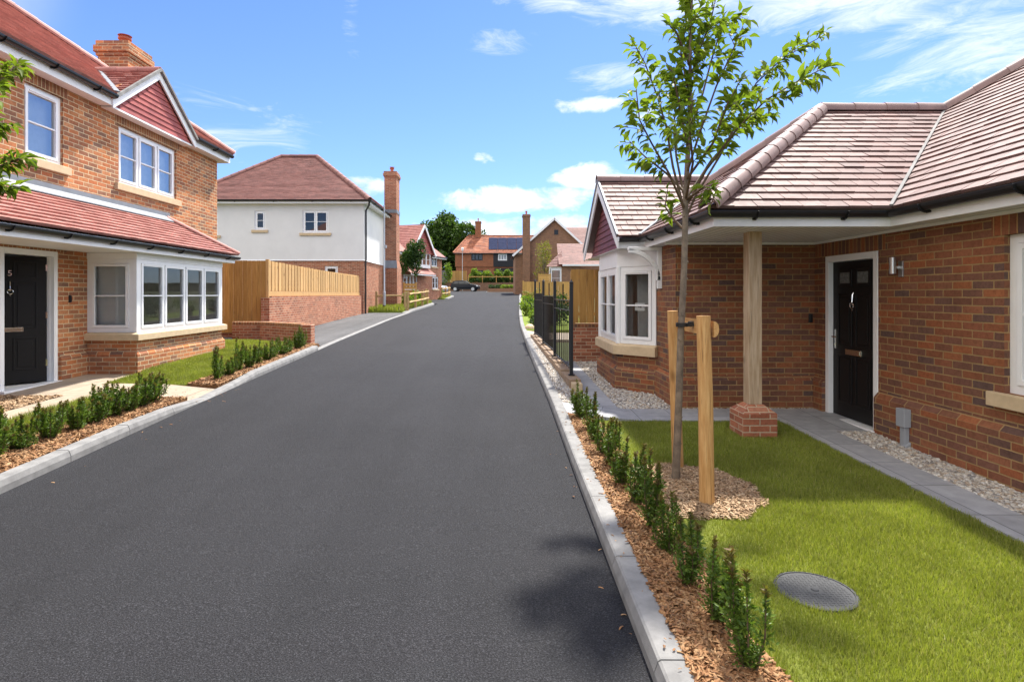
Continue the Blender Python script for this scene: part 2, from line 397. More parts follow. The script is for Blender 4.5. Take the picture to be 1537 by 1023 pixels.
def asphalt_mat(name, lo, hi, patch=.12, sc=105.):
    t = NT(name); p = t.pos()
    vo = t.n.new('ShaderNodeTexVoronoi'); vo.inputs['Scale'].default_value = sc; t.l.new(p, vo.inputs[0])
    sp = t.ramp(t.noise(p, sc*.8, 3, .7), [(.36, lo), (.55, hi), (.70, tuple(c*2.8 for c in hi))])
    c = t.mix(1., sp, t.ramp(t.noise(p, .7, 5, .6), [(.3, 1-patch), (.7, 1+patch)]), 'MULTIPLY')
    st = t.ramp(t.noise(t.scale(p, (3.2, .25, 1)), .8, 3, .5), [(.35, 1-patch*.7), (.65, 1+patch*.5)])
    c = t.mix(1., c, st, 'MULTIPLY')
    h = t.math('ADD', vo.outputs[0], t.math('MULTIPLY', t.noise(p, sc*2, 2), .6))
    t.bump(h, .8, .006); return t.set(c, .88, 0, .3)
M['asphalt'] = asphalt_mat('asphalt', (.008,.008,.0092), (.0225,.0227,.0252), .12, 140.)
M['asphalt_old'] = asphalt_mat('asphalt_old', (.06,.06,.062), (.10,.10,.10), .18)
def paving_mat(name, col, u=.45, v=.6, joint=.004, var=.1, rough=.8):
    t = NT(name); sep = t.n.new('ShaderNodeSeparateXYZ'); t.l.new(t.uv(), sep.inputs[0])
    a = t.math('DIVIDE', sep.outputs[0], u); b = t.math('DIVIDE', sep.outputs[1], v)
    fa = t.math('MULTIPLY', t.math('FRACT', a), u); fb = t.math('MULTIPLY', t.math('FRACT', b), v)
    d = t.math('MINIMUM', t.math('MINIMUM', fa, t.math('SUBTRACT', u, fa)), t.math('MINIMUM', fb, t.math('SUBTRACT', v, fb)))
    mk = t.ramp(t.math('DIVIDE', d, joint), [(.6, 0.), (1., 1.)])
    cb = t.n.new('ShaderNodeCombineXYZ'); t.l.new(t.math('FLOOR', a), cb.inputs[0]); t.l.new(t.math('FLOOR', b), cb.inputs[1])
    wn = t.n.new('ShaderNodeTexWhiteNoise'); wn.noise_dimensions = '2D'; t.l.new(cb.outputs[0], wn.inputs[0])
    c = t.mix(1., col, t.ramp(wn.outputs[0], [(0, 1-var), (1, 1+var)]), 'MULTIPLY')
    c = t.mix(1., c, t.ramp(t.noise(t.pos(), 6., 6, .7), [(.3, .8), (.7, 1.12)]), 'MULTIPLY')
    c = t.mix(mk, tuple(k*.25 for k in col), c)
    t.bump(t.math('ADD', mk, t.math('MULTIPLY', t.noise(t.pos(), 160., 3), .25)), .5, .006); return t.set(c, rough, 0, .3)
M['flag_grey'] = paving_mat('flag_grey', (.33,.335,.35), .45, .6)
M['flag_buff'] = paving_mat('flag_buff', (.37,.30,.225), .9, .9, .006)
# ---------------------------------------------------------------- camera
cam = bpy.data.cameras.new('camera'); co = bpy.data.objects.new('camera', cam); COL.objects.link(co); scene.camera = co
co.location = (0, 0, 1.75); co.rotation_euler = (R(90), 0, 0)
cam.sensor_width = 36; cam.lens = 36 * 850 / 1537; cam.shift_x = .0153; cam.shift_y = -.0452
cam.clip_start = .05; cam.clip_end = 3000

# ---------------------------------------------------------------- daylight
SUN = V((.24, .45, .86)).normalized()
el = math.asin(SUN.z); az = math.atan2(SUN.x, SUN.y)
sl = bpy.data.lights.new('sun', 'SUN'); so = bpy.data.objects.new('sun', sl); COL.objects.link(so)
sl.energy = 4.4; sl.angle = R(2.5); sl.color = (1, .95, .87)
so.rotation_euler = (-SUN).to_track_quat('-Z', 'Y').to_euler(); so.location = (30, 30, 60)
scene.view_settings.view_transform = 'Standard'; scene.view_settings.look = 'None'; scene.view_settings.gamma = 1
scene.view_settings.exposure = EXPOSURE = 1.1
w = bpy.data.worlds.new('World'); scene.world = w; w.use_nodes = True
t = w.node_tree; n = t.nodes; l = t.links
bg = n['Background']; bg.inputs['Strength'].default_value = .13
sky = n.new('ShaderNodeTexSky'); sky.sky_type = 'NISHITA'; sky.sun_disc = False
sky.sun_elevation = el; sky.sun_rotation = az; sky.air_density = 1.0; sky.dust_density = .3; sky.ozone_density = 2.2
def wm(op, a, b=0., c=None, clamp=False):
    q = n.new('ShaderNodeMath'); q.operation = op; q.use_clamp = clamp
    for i, x in enumerate((a, b, c)):
        if x is None: continue
        if isinstance(x, bpy.types.NodeSocket): l.new(x, q.inputs[i])
        else: q.inputs[i].default_value = x
    return q.outputs[0]
tc = n.new('ShaderNodeTexCoord'); sx = n.new('ShaderNodeSeparateXYZ'); l.new(tc.outputs['Generated'], sx.inputs[0])
A = wm('ARCTAN2', sx.outputs[0], sx.outputs[1]); E = wm('ARCSINE', sx.outputs[2])
def wnoise(scale, det, rough, sv, dist=0.):
    mp = n.new('ShaderNodeMapping'); mp.inputs['Scale'].default_value = sv
    cb = n.new('ShaderNodeCombineXYZ'); l.new(A, cb.inputs[0]); l.new(E, cb.inputs[1]); l.new(cb.outputs[0], mp.inputs[0])
    q = n.new('ShaderNodeTexNoise'); q.inputs['Scale'].default_value = scale; q.inputs['Detail'].default_value = det; q.inputs['Roughness'].default_value = rough; q.inputs['Distortion'].default_value = dist
    l.new(mp.outputs[0], q.inputs['Vector']); return q.outputs[0]
def bank(blobs, noise, lo, hi):
    tot = None
    for a0, e0, sa, se, k in blobs:
        da = wm('DIVIDE', wm('SUBTRACT', A, a0), sa); de = wm('DIVIDE', wm('SUBTRACT', E, e0), se)
        r2 = wm('ADD', wm('MULTIPLY', da, da), wm('MULTIPLY', de, de)); g = wm('MULTIPLY', wm('EXPONENT', wm('MULTIPLY', wm('POWER', r2, 1.5), -.7)), k)
        tot = g if tot is None else wm('MAXIMUM', tot, g)
    # coverage of the cloud bank shifts the threshold of the noise
    v = wm('ADD', noise, wm('SUBTRACT', tot, 1.))
    mr = n.new('ShaderNodeMapRange'); mr.interpolation_type = 'SMOOTHSTEP'; l.new(v, mr.inputs[0]); mr.inputs[1].default_value = lo; mr.inputs[2].default_value = hi
    return mr.outputs[0]
# cumulus low over the end of the street, smaller puffs left and right of it
cum = bank([(.03, .165, .20, .040, 1.03), (.20, .205, .17, .035, 1.03), (-.23, .185, .07, .030, .98), (.165, .318, .10, .024, .98), (.26, .300, .06, .02, .9),
            (-.02, .238, .035, .018, .93), (.02, .115, .30, .045, .97), (.34, .130, .2, .06, .97), (.9, .13, .4, .06, .95), (-1.0, .16, .4, .06, .93)],
           wnoise(10., 8, .62, (1., 1.7, 1.), .3), .32, .55)
# thin high cirrus, upper right and straight above
cir = bank([(.60, .44, .30, .10, 1.10), (.34, .49, .28, .10, 1.08), (.12, .505, .2, .06, 1.05), (.75, .33, .28, .12, 1.0), (.20, .36, .14, .04, .93), (.6, .75, .6, .15, 1.05), (-.25, .43, .03, .10, .80), (-.5, .26, .35, .10, .86), (.0, .42, .12, .04, .86)],
           wnoise(5.5, 9, .70, (1.2, 4.6, 1.), .9), .25, .70)
# unseen bright cloud added behind the viewer and overhead as fill light
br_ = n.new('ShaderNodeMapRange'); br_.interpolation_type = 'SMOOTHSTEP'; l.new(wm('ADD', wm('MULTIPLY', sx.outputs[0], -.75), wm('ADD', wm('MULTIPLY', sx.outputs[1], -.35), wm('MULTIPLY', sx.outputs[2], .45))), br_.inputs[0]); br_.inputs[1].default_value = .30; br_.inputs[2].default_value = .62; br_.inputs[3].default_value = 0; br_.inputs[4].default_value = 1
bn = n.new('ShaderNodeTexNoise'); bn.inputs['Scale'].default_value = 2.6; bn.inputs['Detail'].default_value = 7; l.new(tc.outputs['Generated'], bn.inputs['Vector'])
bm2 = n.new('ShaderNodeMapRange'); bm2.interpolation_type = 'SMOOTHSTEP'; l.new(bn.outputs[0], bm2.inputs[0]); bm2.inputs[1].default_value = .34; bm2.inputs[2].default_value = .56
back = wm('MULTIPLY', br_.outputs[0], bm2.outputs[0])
haze = n.new('ShaderNodeMapRange'); l.new(E, haze.inputs[0]); haze.inputs[1].default_value = .0; haze.inputs[2].default_value = .5; haze.inputs[3].default_value = .06; haze.inputs[4].default_value = 0.
mask = wm('MAXIMUM', wm('MAXIMUM', wm('MULTIPLY', cum, .93), wm('MULTIPLY', cir, .78)), haze.outputs[0], clamp=True)
tint = n.new('ShaderNodeMix'); tint.data_type = 'RGBA'; tint.blend_type = 'MULTIPLY'; tint.inputs[0].default_value = 1
l.new(sky.outputs[0], tint.inputs[6]); tint.inputs[7].default_value = SKYTINT = (.44, .56, .82, 1)
mx = n.new('ShaderNodeMix'); mx.data_type = 'RGBA'; l.new(mask, mx.inputs[0]); l.new(tint.outputs[2], mx.inputs[6]); mx.inputs[7].default_value = (4.7, 4.85, 5.05, 1)
mx2 = n.new('ShaderNodeMix'); mx2.data_type = 'RGBA'; l.new(back, mx2.inputs[0]); l.new(mx.outputs[2], mx2.inputs[6]); mx2.inputs[7].default_value = BACK_FILL = (9.6, 9.1, 8.4, 1)
# thin bright veil added out of view on the sun's side, as fill light
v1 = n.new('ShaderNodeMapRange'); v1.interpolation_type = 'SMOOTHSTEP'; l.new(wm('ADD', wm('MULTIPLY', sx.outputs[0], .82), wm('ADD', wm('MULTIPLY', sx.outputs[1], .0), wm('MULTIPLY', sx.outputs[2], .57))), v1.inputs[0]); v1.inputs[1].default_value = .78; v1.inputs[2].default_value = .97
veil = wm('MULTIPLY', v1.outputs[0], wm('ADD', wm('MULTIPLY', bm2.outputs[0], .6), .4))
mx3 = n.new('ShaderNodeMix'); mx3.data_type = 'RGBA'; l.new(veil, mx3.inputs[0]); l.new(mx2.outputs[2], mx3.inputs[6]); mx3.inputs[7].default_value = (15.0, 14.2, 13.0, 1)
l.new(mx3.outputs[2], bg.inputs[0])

# ---------------------------------------------------------------- ground, road, kerbs
def yr(a, b, step):
    k = max(1, int(math.ceil((b-a)/step))); return [a + (b-a)*i/k for i in range(k+1)]
def sheet(name, xl, xr, y0, y1, z, mat, step=.6, nx=2, **kw):
    mb = MB(); f = lambda q, y: q(y) if callable(q) else q
    ys = yr(y0, y1, step); k = nx + 1
    for y in ys:
        a, b = f(xl, y), f(xr, y)
        for i in range(k):
            x = a + (b-a)*i/nx; mb.v.append((x, y, z(x, y) if z.__code__.co_argcount == 2 else z(y)))
    for j in range(len(ys)-1):
        for i in range(nx): mb.f.append((j*k+i, j*k+i+1, (j+1)*k+i+1, (j+1)*k+i))
    J = len(ys)-1; edge = [i for i in range(k)] + [j*k+nx for j in range(1, J+1)] + [J*k+i for i in range(nx-1, -1, -1)] + [j*k for j in range(J-1, 0, -1)]
    for p, q in zip(edge, edge[1:] + edge[:1]):              # cut edge of the slab
        (ax, ay, az_), (bx_, by_, bz_) = mb.v[p], mb.v[q]; mb.quad((ax, ay, az_-.11), (bx_, by_, bz_-.11), mb.v[q], mb.v[p])
    return struct(name, mb, mat, recalc=False, **kw)
# terrain: one sheet out to the horizon, with the raised terrace beyond the retaining wall
mb = MB()
ys = [-200, -20, -5] + yr(0, 100, 5)[:-1] + [96.9, 97.1, 130, 220, 600]
for y in ys:
    z = G(y) - .08 if y < 97 else 3.75 + (y-97)*.004
    for x in (-700, -60, -9, 9, 60, 700): mb.v.append((x, y, z - (0 if y > -1 else .0)))
for j in range(len(ys)-1):
    for i in range(5): mb.f.append((j*6+i, j*6+i+1, j*6+i+7, j*6+i+6))
struct('ground', mb, M['earth'], recalc=False)
def road_r(y):
    if y < 75: return rk(y) + .02
    return 3.1 + .02 + 0*y
sheet('road', lambda y: lk(y) - (.02 if y < 40 else 0), road_r, -6, 62, G, M['asphalt'], 1., 8)
sheet('road', lambda y: -8 if y < 90 else -30., lambda y: 3.1 if y < 76 else (3.1 if y < 82 else 12), 62, 96.6, G, M['asphalt'], 1., 4)
sheet('side_road', -16, lambda y: lk(y), 41.2, 51, lambda y: G(y) - .004, M['asphalt'], 1.)
sheet('driveway', lambda y: -6.75, lambda y: lk(y) - .11, 14.75, 29.2, lambda y: G(y) + .015, M['asphalt_old'], 1., 3)
sheet('driveway', lambda y: -8.6, -6.75, 15.9, 17.2, lambda y: G(y) + .012, M['asphalt_old'], 1., 1)

def kerb(path, h, side, stone=.915, gap=.007, w=.145, mb=None):
    "path of (x, y); h(i-th distance, x, y) = height of the top above the road; side +1: back lies to the right of the path"
    pts = [V((p[0], p[1])) for p in path]; mb = mb or MB()
    seg = [(pts[i+1]-pts[i]).length for i in range(len(pts)-1)]; L = sum(seg)
    def at(s):
        s = max(0, min(L - 1e-6, s)); i = 0
        while s > seg[i]: s -= seg[i]; i += 1
        d = (pts[i+1]-pts[i]).normalized(); return pts[i] + d*s, d
    k = max(1, int(L/stone)); st = L/k
    for i in range(k):
        a, b = i*st + gap/2, (i+1)*st - gap/2
        m = 1 if stone < 2 else 3
        for q in range(m):
            s0 = a + (b-a)*q/m; s1 = a + (b-a)*(q+1)/m; ring = []
            for s in (s0, s1):
                p, d = at(s); nn = V((d.y, -d.x)) * side; hh = h(p.x, p.y); g = G(p.y)
                jit = random.uniform(-.002, .002)
                ring.append([(p.x + nn.x*o, p.y + nn.y*o, g + z + jit*(z > 0)) for o, z in
                             ((0, -.12), (.004, hh-.055) if hh > .07 else (0, 0), (.022, hh-.008), (.034, hh), (w, hh), (w, -.12))])
            n6 = 6; mb.add(ring[0] + ring[1], [(j, (j+1) % n6, n6+(j+1) % n6, n6+j) for j in range(n6)] + [tuple(range(n6))[::-1], tuple(range(n6, 2*n6))])
    return mb
def hl(x, y):                                   # left kerb, dropped where the paving meets the road
    d = 1 if abs(y-8.4) > 1.25 else (0 if abs(y-8.4) < .55 else (abs(y-8.4)-.55)/.7)
    return .028 + .082*d
hr = lambda x, y: .10
kl = kerb([(lk(y), y) for y in yr(-4, 13.9, .45)], hl, -1)
kerb([(lk(y), y) for y in yr(13.9, 29.0, 1.)], lambda x, y: .024, -1, w=.12, mb=kl)
kerb([(lk(y), y) for y in yr(29.0, 39.2, 1.)] + [(-4.5, 40.4), (-5.2, 41.0), (-8, 41.1)], lambda x, y: .11 if y > 31 else .03 + .04*(y-29), -1, w=.34, mb=kl)
kerb([(-9, 51), (-5.4, 51.1), (-4.45, 51.8), (-4.4, 53), (-4.5, 61.0), (-5.0, 62), (-9, 62.2)], hr, -1, w=.3, mb=kl)
struct('kerb', kl, M['concrete'])
kr = kerb([(rk(y), y) for y in yr(-4, 55, .915)], hr, 1)
kerb([(rk(y), y) for y in yr(55, 74, 1.)] + [(3.1, 76), (2.95, 78), (2.5, 79.6), (1.8, 80.6), (.6, 81.2), (-1.2, 81.6), (-1.5, 82.5), (-1.5, 86)], hr, 1, w=.2, mb=kr)
struct('kerb', kr, M['concrete'])

kbl = lambda y: lk(y) - .143
kbr = lambda y: rk(y) + .143
VL = lambda x, y: GL(y) - .012 + .02*max(0, min(1, (kbl(y)-x)/2))
VLr = lambda x, y: VL(x, y) + .06*max(0, min(1, (-5.2-x)/1.2))*max(0, min(1, (y-8.9)/1.2))     # the lawn swells up to the bay
def rough_sheet(name, xl, xr, y0, y1, z, mat, step, nx, amp):
    o = sheet(name, xl, xr, y0, y1, z, mat, step, nx)
    for v in o.data.vertices: v.co.z += random.uniform(-amp, amp) if v.index < len(o.data.vertices) else 0
    return o
rough_sheet('bark_mulch', -4.92, kbl, -3, 7.92, VL, M['mulch_base'], .1, 6, .006)
rough_sheet('bark_mulch', -7.05, -6.05, -3, 7.93, VL, M['mulch_base'], .12, 8, .006)
sheet('lawn_soil', -5.57, -4.92, -3, 7.92, VL, M['turf_base'])
sheet('path', -6.05, -5.57, -3, 7.92, lambda x, y: VL(x, y) + .01, M['flag_buff'])
sheet('path', -7.1, kbl, 7.92, 8.86, lambda x, y: VL(x, y) + .01 - .072*max(0, min(1, (x+5.2)/.9)), M['flag_buff'], .3, 10)
rough_sheet('bark_mulch', lambda y: kbl(y) - .5, kbl, 8.86, 14.5, VL, M['mulch_base'], .1, 6, .006)
sheet('lawn_soil', -6.12, lambda y: kbl(y) - .5, 8.86, 9.8, VLr, M['turf_base'], .4, 8)
sheet('lawn_soil', -6.3, lambda y: kbl(y) - .5, 9.8, 12.84, VLr, M['turf_base'], .4, 8)
sheet('lawn_soil', -7.1, lambda y: kbl(y) - .5, 12.84, 14.7, VLr, M['turf_base'], .4, 8)
sheet('path', -7.1, -6.12, 8.86, 9.8, lambda x, y: VL(x, y) + .01, M['flag_buff'], .3, 2)
sheet('verge_grass', -12.5, lambda y: lk(y) - .32, 29.25, 41.0, lambda x, y: G(y) + .09, M['grass_far'], 1., 4)
sheet('verge_grass', -12.5, lambda y: lk(y) - .28, 51.2, 62, lambda x, y: G(y) + .09, M['grass_far'], 1., 4)

rough_sheet('bark_mulch', kbr, 1.23, -2, 7.0, GR, M['mulch_base'], .06, 7, .005)
sheet('lawn_soil', 1.23, 3.5, -2, 7.0, lambda x, y: GR(x, y) - .006, M['turf_base'], .4, 4)
sheet('path', 3.5, 3.9, -3, 7.0, lambda x, y: GR(x, y) + .012, M['flag_grey'], .5)
sheet('path', 3.9, 4.4, 6.5, 7.0, lambda x, y: GR(x, y) + .012, M['flag_grey'], .5)
sheet('path', kbr, 4.4, 7.0, 7.62, lambda x, y: GR(x, y) + .012, M['flag_grey'], .31, 4)
sheet('path', 1.3, 1.65, 7.62, 12.05, lambda x, y: GR(x, y) + .012, M['flag_grey'], .5)
sheet('gravel_bed', 1.65, 2.6, 7.62, 12.05, GR, M['gravel_base'], .4)
sheet('gravel_bed', 2.6, 4.4, 7.62, 7.8, GR, M['gravel_base'], .4)
sheet('gravel_bed', 3.9, 4.4, -3, 6.5, GR, M['gravel_base'], .4)
sheet('gravel_bed', kbr, 1.3, 7.62, 16.3, GR, M['gravel_base'], .5)
sheet('path', kbr, 2.4, 16.3, 18.4, lambda x, y: GR(x, y) + .01, M['flag_buff'], .5)
sheet('verge_grass', kbr, 3.5, 18.4, 55, lambda x, y: G(y) + .09, M['grass_far'], 1., 4)
# ---------------------------------------------------------------- building helpers
def frame(P0, ud):
    ux, uy = ud
    return lambda u, d, z: (P0[0] + ux*u + uy*d, P0[1] + uy*u - ux*d, z)       # d > 0 is outward (to the right of ud)
def wall(mb, P0, ud, L, z0, z1, ops=(), reveal=.1):
    F = frame(P0, ud)
    us = sorted({0., L, *[o[0] for o in ops], *[o[1] for o in ops]}); zs = sorted({z0, z1, *[o[2] for o in ops], *[o[3] for o in ops]})
    for a, b in zip(us, us[1:]):
        for c, d in zip(zs, zs[1:]):
            um, zm = (a+b)/2, (c+d)/2
            if any(o[0] < um < o[1] and o[2] < zm < o[3] for o in ops): continue
            mb.quad(F(a,0,c), F(b,0,c), F(b,0,d), F(a,0,d))
    for u0, u1, a, b in ops:
        r = -reveal
        mb.quad(F(u0,0,a), F(u0,0,b), F(u0,r,b), F(u0,r,a)); mb.quad(F(u1,0,a), F(u1,r,a), F(u1,r,b), F(u1,0,b))
        mb.quad(F(u0,0,b), F(u1,0,b), F(u1,r,b), F(u0,r,b)); mb.quad(F(u0,0,a), F(u0,r,a), F(u1,r,a), F(u1,0,a))
def window(root, P0, ud, w, z0, z1, lights=1, recess=.05, sill=None, bar=True, vent=True, glass='glass', frame_mat='upvc', label=None, sill_mat='stone', fw=.06, sw=.05):
    "casement window; P0 = its left end seen from outside on the wall face"
    F = frame(P0, ud); mb = MB(); gl = MB(); r = -recess
    mb.fbox(F, 0, fw, r-.07, r, z0, z1); mb.fbox(F, w-fw, w, r-.07, r, z0, z1)
    mb.fbox(F, fw, w-fw, r-.07, r, z1-fw, z1); mb.fbox(F, fw, w-fw, r-.07, r, z0, z0+fw)
    iw = w - 2*fw; m = .045; lw = (iw - m*(lights-1))/lights
    for i in range(lights):
        a = fw + i*(lw+m); b = a + lw
        if i: mb.fbox(F, a-m, a, r-.068, r-.002, z0+fw, z1-fw)
        c, d = z0+fw, z1-fw; e = .004
        mb.fbox(F, a+e, a+sw, r-.05, r+.014, c+e, d-e); mb.fbox(F, b-sw, b-e, r-.05, r+.014, c+e, d-e)
        mb.fbox(F, a+sw, b-sw, r-.05, r+.014, c+e, c+sw); mb.fbox(F, a+sw, b-sw, r-.05, r+.014, d-sw, d-e)
        if bar:
            zm = (c+d)/2; mb.fbox(F, a+sw, b-sw, r-.03, r+.004, zm-.011, zm+.011)
        if vent and i == 0: mb.fbox(F, a+sw+.02, b-sw-.02, r+.014, r+.026, d-sw*.62, d-sw*.32)
        gl.quad(F(a+sw-.004, r-.022, c+sw-.004), F(b-sw+.004, r-.022, c+sw-.004), F(b-sw+.004, r-.022, d-sw+.004), F(a+sw-.004, r-.022, d-sw+.004))
    wo = build('window', mb, M[frame_mat], root)
    if label: wo['label'] = label
    build('pane', gl, M[glass], wo, recalc=False)
    if sill:
        s = MB(); e, h, p = sill
        s.fbox(F, -e, w+e, r-.02, p, z0-h, z0-.002); build('sill', s, M[sill_mat], wo, bevel=.008)
    return wo
def clip(poly, inside, cut):
    out = []
    for i, p in enumerate(poly):
        q = poly[(i+1) % len(poly)]; a, b = inside(p), inside(q)
        if a: out.append(p)
        if a != b: out.append(cut(p, q))
    return out
def clip_convex(subj, poly):
    for i in range(len(poly)):
        (ax, ay), (bx, by) = poly[i], poly[(i+1) % len(poly)]
        s = lambda p: (bx-ax)*(p[1]-ay) - (by-ay)*(p[0]-ax)
        def cut(p, q):
            sp, sq = s(p), s(q); t = sp/(sp-sq); return (p[0]+(q[0]-p[0])*t, p[1]+(q[1]-p[1])*t)
        subj = clip(subj, lambda p: s(p) >= 0, cut)
        if len(subj) < 3: return []
    return subj
def tiles(mb, poly, w=.2, c=.17, lift=.022, gap=.003, jit=.004):
    "a roof slope laid with real overlapping tiles"
    P = [V(p) for p in poly]; n = V((0,0,0))
    for i in range(len(P)): n += P[i].cross(P[(i+1) % len(P)])
    n.normalize()
    if n.z < 0: P.reverse(); n = -n
    h = V((0,0,1)).cross(n).normalized(); s = n.cross(h); o = min(P, key=lambda p: p.dot(s))
    q = [((p-o).dot(h), (p-o).dot(s)) for p in P]
    mb.poly([p - n*.012 for p in P])
    a0 = min(x for x, _ in q); a1 = max(x for x, _ in q); b1 = max(y for _, y in q)
    for k in range(int(math.ceil(b1/c))):
        b = k*c; off = (k % 2)*w/2
        for j in range(-1, int((a1-a0)/w) + 2):
            x = a0 + j*w - off
            r = clip_convex([(x+gap/2, b), (x+w-gap/2, b), (x+w-gap/2, b+c), (x+gap/2, b+c)], q)
            if len(r) < 3: continue
            jj = random.uniform(-jit, jit); tw = random.uniform(-jit, jit)*.6
            top = [o + h*u + s*v + n*(lift*(1-(v-b)/c) + .004 + jj*(1-(v-b)/c) + tw*((u-x)/w-.5)*(1-(v-b)/c)) for u, v in r]
            bot = [o + h*u + s*v - n*.008 for u, v in r]
            m = len(r); mb.add(top + bot, [tuple(range(m))] + [(i, m+i, m+(i+1) % m, (i+1) % m) for i in range(m)])
def ridge(mb, p, q, r=.11, L=.33, lift=0.):
    "half-round capping tiles from p to q"
    p, q = V(p), V(q); d = (q-p); n = max(1, round(d.length/L)); d.normalize()
    x = d.cross(V((0,0,1))).normalized(); y = x.cross(d)
    for i in range(n):
        a = p + (q-p)*(i/n); b = p + (q-p)*((i+1)/n) + d*.03; K = 8
        rings = []
        for pt, rr in ((a, r*1.05), (b, r*.96)):
            for t_ in (0, .018):
                rings.append([pt + y*lift + (x*math.cos(R(-12 + 204*k/K)) + y*math.sin(R(-12 + 204*k/K)))*(rr - t_) for k in range(K+1)])
        o0, i0, o1, i1 = rings; m = K+1; f = []
        for k in range(K):
            f += [(k, k+1, 2*m+k+1, 2*m+k), (m+k, 3*m+k, 3*m+k+1, m+k+1), (k, m+k, m+k+1, k+1), (2*m+k, 2*m+k+1, 3*m+k+1, 3*m+k)]
        f += [(0, 2*m, 3*m, m), (K, m+K, 3*m+K, 2*m+K)]
        mb.add(o0 + i0 + o1 + i1, f)
def gutter(root, path, r=.058, side=1, brackets=.9):
    "half-round gutter along a level plan path (x, y, z); with fascia brackets, kept as one mesh"
    mb = MB(); K = 8
    pr = [(side*r*math.cos(R(180+180*k/K)), r*math.sin(R(180+180*k/K))) for k in range(K+1)]
    pr = [(a, b) for a, b in pr] + [(side*r*1.0, .008), (side*r*.86, .008)] + [(side*r*.84*math.cos(R(360-180*k/K)), r*.84*math.sin(R(360-180*k/K))) for k in range(K+1)] + [(-side*r*.86, .008), (-side*r, .008)]
    mb.sweep(path, pr)
    for a, b in zip(path, path[1:]):
        A_, B_ = V(a), V(b); L = (B_-A_).length; k = int(L/brackets)
        d = (B_-A_).normalized(); x = V((-d.y, d.x, 0))*side
        for i in range(k):
            p = A_ + d*((i+.5)*L/max(1, k)); 
            pts = [p + x*(r*1.12*math.cos(R(180+180*q/6))) + V((0,0,r*1.12*math.sin(R(180+180*q/6)))) for q in range(7)]
            for u, v_ in zip(pts, pts[1:]): mb.beam(u, v_, .03, .008, up=d)
            mb.beam(p - x*r*1.15 - V((0,0,r*1.0)), p - x*r*.2 - V((0,0,r*1.25)), .03, .02)
    return build('gutter', mb, M['gutter'], root)
def strip(root, name, path, prof, mat, **k):
    mb = MB(); mb.sweep(path, prof); return build(name, mb, M[mat], root, **k)
def chimney(root, x0, x1, y0, y1, z0, z1, mat, pots=1, corbel=True, parent=None, pot_h=.3):
    mb = MB(); top = z1 - .34 if corbel else z1
    mb.box(x0, x1, y0, y1, z0, top)
    if corbel:
        for e, a, b in ((.03, top, top+.075), (.065, top+.075, top+.225), (.03, top+.225, z1)): mb.box(x0-e, x1+e, y0-e, y1+e, a, b)
    c = build('chimney', mb, M[mat], parent or root)
    for i in range(pots):
        p = MB(); t_ = (i+.5)/pots; x = x0+(x1-x0)*.5; y = y0+(y1-y0)*t_
        p.lathe((x, y, z1), [(.13, 0), (.12, .05), (.10, .08), (.095, pot_h*.62), (.14, pot_h*.7), (.145, pot_h*.8), (.10, pot_h*.86), (.1, pot_h*.95), (.15, pot_h), (.04, pot_h+.03)], 14)
        build('chimney_pot', p, M['terracotta'], c, smooth=True)
    return c
def room(root, x0, x1, y0, y1, z0, z1, open_side, name='inner_room', mat='plaster'):
    mb = MB(); p = lambda a, b, c: ((x0, x1)[a], (y0, y1)[b], (z0, z1)[c])
    fs = {'-x': [(0,0,0),(0,1,0),(0,1,1),(0,0,1)], '+x': [(1,0,0),(1,1,0),(1,1,1),(1,0,1)], '-y': [(0,0,0),(1,0,0),(1,0,1),(0,0,1)], '+y': [(0,1,0),(1,1,0),(1,1,1),(0,1,1)],
          'b': [(0,0,0),(1,0,0),(1,1,0),(0,1,0)], 't': [(0,0,1),(1,0,1),(1,1,1),(0,1,1)]}
    for k, f in fs.items():
        if k not in open_side: mb.poly([p(*q) for q in f])
    return build(name, mb, M[mat], root, recalc=False)
